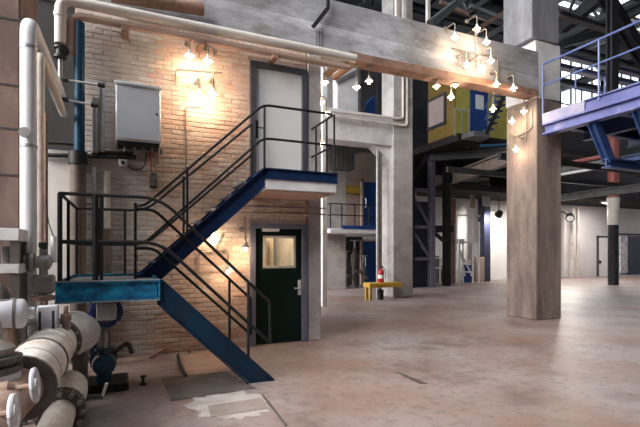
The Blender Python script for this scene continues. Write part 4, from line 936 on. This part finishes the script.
# yellow bench with extinguisher
bn = thing('yellow_bench', 'low yellow steel bench in front of the smooth concrete column', 'bench', (8.0, 12.85, 0))
bx0, bx1 = XA(367.5, 12.85), XA(400, 12.85); bz = ZA(384, 282.5, 12.85)
build('seat', MB().cbox(bx0, bx1, 12.7, 13.16, bz - .16, bz, .015), 'yellow_paint', bn)
for X in (bx0 + .06,): build('leg', MB().bar((X, 12.76, 0), (X, 12.76, bz - .15), .09, .07, (0, 1, 0)), 'yellow_paint' if X < 8 else 'yellow_paint', bn)
build('leg', MB().bar((bx0 + .06, 13.02, 0), (bx0 + .06, 13.02, bz - .15), .09, .07, (0, 1, 0)), 'yellow_paint', bn)
X = XA(381, 12.9)
ex = thing('fire_extinguisher', 'red fire extinguisher standing on the yellow bench', 'fire extinguisher', (X, 12.9, bz))
build('cylinder', MB().lathe((X, 12.9, bz), (0, 0, 1), [(0, .09), (.02, .105), (.36, .105), (.42, .08), (.46, .035), (.5, .035)], 14), 'red_paint', ex)
build('valve_head', MB().cbox(X - .04, X + .06, 12.86, 12.94, bz + .49, bz + .55, .008), 'black', ex)
build('hose', MB().tube([(X + .05, 12.86, bz + .52), (X + .13, 12.83, bz + .4), (X + .11, 12.82, bz + .12)], .014, 6, .08), 'black', ex)
build('label_band', MB().lathe((X, 12.9, bz + .14), (0, 0, 1), [(0, .107), (.12, .107)], 14), 'white', ex)
bk = thing('black_bucket', 'black canister standing under the yellow bench', 'canister', (XA(380.5, 12.9), 12.9, 0))
build('body', MB().lathe((XA(380.5, 12.9), 12.9, 0), (0, 0, 1), [(0, .1), (.3, .11), (.31, .09)], 12), 'black', bk)
build('rim', MB().lathe((XA(380.5, 12.9), 12.9, .3), (0, 0, 1), [(0, .115), (.03, .115)], 12), 'steel_dark', bk)

# ------------------------------------------------------------------ left foreground: pier, pipes, pump machinery
pr = struct('left_pier', MB().cbox(-2.4, -.95, 5.25, 6.2, 0, 6.5, .02), 'pier_brown', 'reddish brown concrete pier at the left beside the white risers', 'column')
for z in (2.36, 2.82, 3.25, 3.9):
    build('joint', MB().box(-2.41, -.945, 5.243, 5.26, z - .008, z + .008), 'concrete_dark', pr)
ps = thing('insulated_riser', 'thick white insulated pipe rising at the left and elbowing back to the wall', 'pipe', (-.88, 5.05, 0))
xr = PY(28.5, 200, 5.05).x
build('pipe_run', MB().tube([(xr, 5.05, 0), (xr, 5.05, 3.82), (-.83, 7.25, 3.80)], .072, 16, .14), 'pipe_white', ps)
for z in (.9, 2.6, 3.55): build('band', MB().tube([(xr, 5.05, z), (xr, 5.05, z + .03)], .077, 16), 'galvanised', ps)
build('drain_valve', MB().lathe((xr - .01, 4.97, 2.72), (0, -1, 0), [(0, .03), (.03, .03), (.035, .05), (.06, .05)], 10), 'machine_grey', ps)
pipe('thin_riser', [(-.80, 5.30, .3), (-.80, 5.30, 3.62), (-.80, 7.25, 3.56)], .05, 'pipe_cream', 'thinner cream pipe rising behind the white insulated riser', 14, .12)
pipe('bypass_pipe', [(-.73, 5.22, 1.0), (-.73, 5.22, 3.0)], .018, 'steel_rust', 'thin rusty pipe beside the cream riser', 8)
# large lagged main running towards the camera
lm = thing('lagged_main', 'large lagged pipe with bolted flange running along the floor at the left', 'pipe', (-.62, 4.5, 0))
mz = .75; mxa = -.60
def P_(y, z=mz, x=mxa): return V((x, y, z))
build('lagging', MB().tube([P_(3.30), P_(4.75)], .19, 22), 'lagging', lm)
build('lagging', MB().tube([P_(4.85), P_(4.92, .76, -.59), P_(5.05, .78, -.54), P_(5.2, .77, -.47), P_(5.33, .74, -.41), P_(5.40, .72, -.38), P_(5.43, .71, -.37)], [.15, .2, .22, .225, .19, .12, .05], 20), 'lagging_white', lm)
build('elbow_pipe', MB().tube([P_(5.3, .70, -.46), P_(5.42, .40, -.44), P_(5.42, 0, -.44)], .075, 14, .12), 'machine_dark', lm)
build('valve_neck', MB().tube([P_(1.6), P_(2.9), P_(3.1), P_(3.3)], [.11, .11, .12, .14], 18), 'machine_rust', lm)
vb_ = build('valve_body', MB().lathe(P_(3.12, .52, -.70), (0, 0, 1), [(0, .07), (.05, .11), (.3, .125), (.34, .1)], 20), 'machine_rust', lm)
build('white_band', MB().lathe(P_(3.12, .82, -.70), (0, 0, 1), [(0, .12), (.02, .135), (.08, .14), (.09, .12)], 20), 'machine_pale', vb_)
build('valve_flange', MB().lathe(P_(3.12, .91, -.70), (0, 0, 1), [(0, .145), (.03, .145), (.034, .11), (.05, .11), (.054, .145), (.085, .145)], 22), 'machine_dark', vb_)
build('bonnet', MB().lathe(P_(3.12, .995, -.70), (0, 0, 1), [(0, .1), (.05, .11), (.1, .05), (.2, .04)], 18), 'machine_grey', vb_)
build('end_flange', MB().lathe(P_(3.26), (0, 1, 0), [(0, .205), (.04, .205)], 22), 'machine_dark', lm)
fg = build('flange', MB().lathe(P_(4.74), (0, 1, 0), [(0, .2), (.005, .225), (.045, .225), (.05, .19), (.065, .19), (.07, .225), (.11, .225), (.115, .18)], 24), 'machine_dark', lm)
for k in range(14):
    a = 2 * math.pi * k / 14; c = P_(4.70) + V((math.cos(a) * .207, 0, math.sin(a) * .207))
    build('bolt', MB().lathe(c, (0, 1, 0), [(0, .012), (.19, .012)], 6), 'machine_grey', fg)
for y in (4.42, 3.6): build('strap', MB().tube([P_(y), P_(y + .012)], .193, 22), 'machine_grey', lm)
build('flange', MB().lathe(P_(3.95), (0, 1, 0), [(0, .19), (.004, .2), (.025, .2)], 22), 'machine_dark', lm)
build('instrument_box', MB().cbox(mxa - .1, mxa + .06, 4.5, 4.6, mz + .17, mz + .38, .01), 'machine_pale', lm)
for dx in (-.07, .03): build('stud', MB().tube([(mxa + dx, 4.46, mz + .14), (mxa + dx, 4.46, mz + .34)], .011, 6), 'black', lm)
build('vent_cock', MB().lathe((mxa + .11, 4.62, mz + .14), (0, 0, 1), [(0, .03), (.08, .03), (.09, .045), (.14, .045), (.15, .02), (.22, .02)], 10), 'machine_rust', lm)
for y in (3.5, 4.2): build('support', MB().bar((mxa - .2, y, 0), (mxa - .15, y, mz - .05), .06, .06, (0, 1, 0)), 'machine_dark', lm)
# lower lagged pipe
l2 = thing('lagged_branch', 'smaller white lagged pipe with bolted collar on the floor beside the main', 'pipe', (-.5, 4.4, 0))
bz_ = .24; bx_ = -.50
build('lagging', MB().tube([(bx_, 4.44, bz_ + .03), (bx_, 4.52, .29), (bx_, 4.72, .30), (bx_, 4.92, .29), (bx_, 5.0, .28)], [.15, .175, .18, .165, .1], 20), 'lagging_white', l2)
build('lagging', MB().tube([(bx_, 3.3, bz_), (bx_, 4.3, bz_)], .12, 18), 'lagging_white', l2)
fg = build('collar', MB().lathe((bx_, 4.30, bz_), (0, 1, 0), [(0, .13), (.005, .19), (.05, .19), (.055, .15), (.08, .15), (.085, .19), (.14, .19), (.145, .14)], 22), 'machine_dark', l2)
for k in range(12):
    a = 2 * math.pi * k / 12
    build('bolt', MB().lathe((bx_ + math.cos(a) * .168, 4.25, bz_ + math.sin(a) * .168), (0, 1, 0), [(0, .02), (.24, .02)], 6), 'machine_grey', fg)
for y in (3.6, 4.72): build('foot', MB().cbox(bx_ - .08, bx_ + .08, y - .05, y + .05, 0, bz_ - .1, .01), 'machine_dark', l2)
build('drain_cock', MB().tube([(-.36, 4.72, bz_), (-.19, 4.72, bz_ - .02)], .022, 8), 'machine_dark', l2)
build('cock_lever', MB().tube([(-.20, 4.72, bz_ - .02), (-.16, 4.70, bz_ + .11)], .016, 8), 'white', l2)
# handwheel valves
def handwheel(c, d, r, m='machine_pale'):
    c = V(c); d = V(d).normalized(); a, b = frame(d)
    t = build('handwheel', MB().tube([c + a * (r * math.cos(2 * math.pi * k / 20)) + b * (r * math.sin(2 * math.pi * k / 20)) for k in range(21)], .014, 8, cap=False), m, lm)
    t['label'] = 'pale valve handwheel'
    for k in range(4):
        w = math.pi / 2 * k; build('spoke', MB().tube([c, c + (a * math.cos(w) + b * math.sin(w)) * r], .012, 6), m, t)
    build('hub', MB().lathe(c - d * .02, d, [(0, .04), (.03, .04), (.035, .015)], 10), m, t)
    build('spindle', MB().tube([c, c - d * .2], .016, 8), 'machine_rust', t)
    build('gland', MB().lathe(c - d * .1, -d, [(0, .03), (.02, .05), (.06, .05), (.1, .04)], 12), 'machine_rust', t)
handwheel(PX(35, 385, -.46), (.97, .0, .10), .085)
handwheel(PX(14, 412, -.48), (.97, .0, .08), .075, 'pipe_white')
# actuator and manifold in front of the pier
ac = thing('valve_actuator', 'pale cylindrical valve actuator above the lagged main', 'actuator', (-.95, 4.15, .9))
p = PY(13, 314, 4.1)
build('motor', MB().lathe(p - V((.16, 0, 0)), (1, .1, 0), [(0, .08), (.02, .115), (.22, .115), (.24, .1), (.26, .05), (.3, .045)], 18), 'machine_pale', ac)
build('band', MB().lathe(p + V((.0, .015, 0)), (1, .1, 0), [(0, .118), (.02, .118)], 18), 'machine_dark', ac)
build('stem', MB().tube([p + V((-.05, 0, -.1)), p + V((-.05, 0, -.30))], .05, 12), 'machine_rust', ac)
# regulator cluster on the white riser
p = PY(40, 262, 4.9)
rg = thing('regulator_valve', 'grey regulator valve cluster on the white riser above the lagged main', 'valve', p - V((0, 0, .35)))
build('body', MB().lathe(p + V((-.12, -.02, 0)), (1, 0, 0), [(0, .08), (.03, .085), (.08, .085), (.09, .05), (.13, .07), (.2, .07), (.22, .03)], 16), 'machine_grey', rg)
build('bonnet', MB().lathe(p + V((-.1, -.02, .0)), (1, 0, 0), [(0, .088), (.03, .088)], 16), 'machine_dark', rg)
build('stem', MB().tube([p + V((.03, -.02, .12)), p + V((.03, -.02, -.34))], .035, 10), 'machine_grey', rg)
build('lower_body', MB().cbox(p.x - .06, p.x + .12, p.y - .08, p.y + .08, p.z - .3, p.z - .12, .02), 'machine_grey', rg)
build('flange', MB().lathe(p + V((.03, -.02, -.36)), (0, 0, 1), [(0, .1), (.04, .1), (.05, .06)], 16), 'machine_rust', rg)
build('knob', MB().lathe(p + V((.03, -.02, .12)), (0, 0, 1), [(0, .02), (.02, .04), (.06, .04), (.07, .02)], 10), 'black', rg)
p = PY(53.5, 250, 4.9)
pipe('hung_tube', [p + V((0, 0, .13)), p + V((.005, 0, -.12))], .025, 'pipe_white', 'short pale tube hanging from a wire beside the landing rail', 8)
pipe('hung_wire', [p + V((-.06, 0, .42)), p + V((-.04, 0, .25)), p + V((0, 0, .13))], .005, 'black', 'thin wire holding the short pale tube', 5, .1)
# equipment rack below the pier
rk = thing('equipment_rack', 'pale two-shelf equipment rack in front of the brown pier', 'rack', (-1.25, 4.6, 0))
ra, rb = -2.3, PY(19.5, 250, 4.55).x
for yy, hh in ((228, 241), (264, 274)):
    build('shelf', MB().cbox(ra, rb, 4.55, 4.93, ZA(10, hh, 4.55), ZA(10, yy, 4.55), .008), 'concrete_white', rk)
for X in (ra + .05, rb - .04): build('leg', MB().bar((X, 4.6, 0), (X, 4.6, ZA(10, 230, 4.55)), .07, .07, (0, 1, 0)), 'machine_dark', rk)
for X in (ra + .05, rb - .04): build('leg', MB().bar((X, 4.88, 0), (X, 4.88, ZA(10, 230, 4.55)), .07, .07, (0, 1, 0)), 'machine_dark', rk)
for k, (x0, x1, m, nm) in enumerate(((1, 8, 'machine_pale', 'pale grey relay box on the lower shelf of the equipment rack'), (9.5, 13, 'machine_dark', 'dark relay box on the lower shelf of the equipment rack'))):
    a, b = XA(x0, 4.7), XA(x1, 4.7)
    t = thing('relay_box', nm, 'box', ((a + b) / 2, 4.8, ZA(8, 264, 4.55)))
    build('case', MB().cbox(a, b, 4.7, 4.9, ZA(8, 264, 4.55), ZA(8, 246, 4.7), .01), m, t)
    build('cover', MB().cbox(a + .01, b - .01, 4.685, 4.7, ZA(8, 262, 4.55), ZA(8, 248, 4.7), .004), 'machine_grey', t)
mf = thing('pipe_manifold', 'dark and rusty stub pipes on a header at the foot of the brown pier', 'pipes', (-1.1, 4.2, 0))
build('header', MB().tube([(-1.0, 3.4, .62), (-1.0, 4.5, .62)], .06, 14), 'machine_dark', mf)
for X, Y in ((-1.0, 3.6), (-1.0, 4.42)): build('support', MB().bar((X, Y, 0), (X, Y, .6), .08, .06, (0, 1, 0)), 'machine_dark', mf)
for k, (x, y, Y, r, m) in enumerate(((4, 287, 4.15, .055, 'machine_dark'), (16, 290, 4.32, .05, 'machine_rust'), (27, 298, 4.44, .055, 'machine_rust'), (20, 335, 3.9, .045, 'machine_dark'), (3, 335, 3.6, .07, 'machine_rust'))):
    p = PY(x, y, Y); X = min(p.x, -.87)
    a = build('stub_pipe', MB().tube([(-1.0, p.y, .62), (X, p.y, .66), (X, p.y, p.z), (X - .25, p.y + .05, p.z)], r, 12, r * 1.8), m, mf)
    build('flange', MB().lathe((X, p.y, p.z - .16), (0, 0, 1), [(0, r * 1.6), (.03, r * 1.6), (.035, r), (.04, r * 1.6), (.07, r * 1.6)], 14), 'machine_grey', a)
# little blue pump
pc = V((-.22, 5.80, 0))
pu = thing('blue_pump', 'small blue pump on a black base beneath the stair landing', 'pump', pc)
build('base', MB().cbox(pc.x - .26, pc.x + .26, pc.y - .2, pc.y + .25, 0, .1, .01), 'black', pu)
build('casing', MB().lathe(pc + V((0, -.16, .30)), (0, 1, 0), [(0, .06), (.02, .12), (.1, .135), (.16, .12), (.18, .06), (.4, .06)], 16), 'blue_machine', pu)
build('motor', MB().lathe(pc + V((.02, .05, .34)), (0, 1, 0), [(0, .08), (.02, .12), (.25, .12), (.28, .07)], 14), 'machine_dark', pu)
build('bracket', MB().cbox(pc.x - .08, pc.x + .08, pc.y - .1, pc.y + .1, .09, .25, .015), 'blue_machine', pu)
build('top_flange', MB().lathe(pc + V((0, -.08, .42)), (0, 0, 1), [(0, .06), (.03, .06), (.04, .1), (.07, .1)], 14), 'blue_machine', pu)
build('discharge_pipe', MB().tube([pc + V((0, -.08, .48)), pc + V((.01, -.08, .66)), pc + V((-.2, .1, .68))], .035, 10, .06), 'galvanised', pu)
build('side_pipe', MB().tube([pc + V((.12, .05, .42)), pc + V((.26, .02, .52)), pc + V((.30, .0, .38))], .03, 8, .06), 'machine_dark', pu)
pl = pc + V((.42, -.02, 0))
sd = thing('floor_stopcock', 'small black stopcock standing on the floor beside the blue pump', 'valve', pl)
build('stem', MB().lathe(pl, (0, 0, 1), [(0, .04), (.02, .04), (.03, .018), (.1, .018)], 10), 'black', sd)
build('tee_handle', MB().tube([pl + V((-.035, 0, .1)), pl + V((.035, 0, .1))], .014, 8), 'black', sd)
# blue framed gauge under the landing
q = PY(106, 312, 6.9)
gg = thing('meter_box', 'square white meter plate in a dark blue round frame under the landing', 'meter', q - V((0, 0, .22)))
build('ring', MB().lathe(q + V((0, .04, 0)), (0, -1, 0), [(0, .22), (.05, .22), (.06, .205), (.06, .15), (.0, .15), (0, .22)], 24, False), 'blue_ring', gg)
build('plate', MB().cbox(q.x - .12, q.x + .13, q.y - .05, q.y - .025, q.z - .11, q.z + .13, .008), 'machine_pale', gg)
for dx, dz in ((-.15, -.15), (.15, -.15), (-.15, .15), (.15, .15)): build('bolt', MB().lathe(q + V((dx, -.02, dz)), (0, -1, 0), [(0, .02), (.02, .016)], 8), 'chrome', gg)
build('bracket', MB().bar((q.x + .17, q.y + .04, q.z - .02), (q.x + .17, WY, q.z - .02), .06, .06), 'machine_dark', gg)
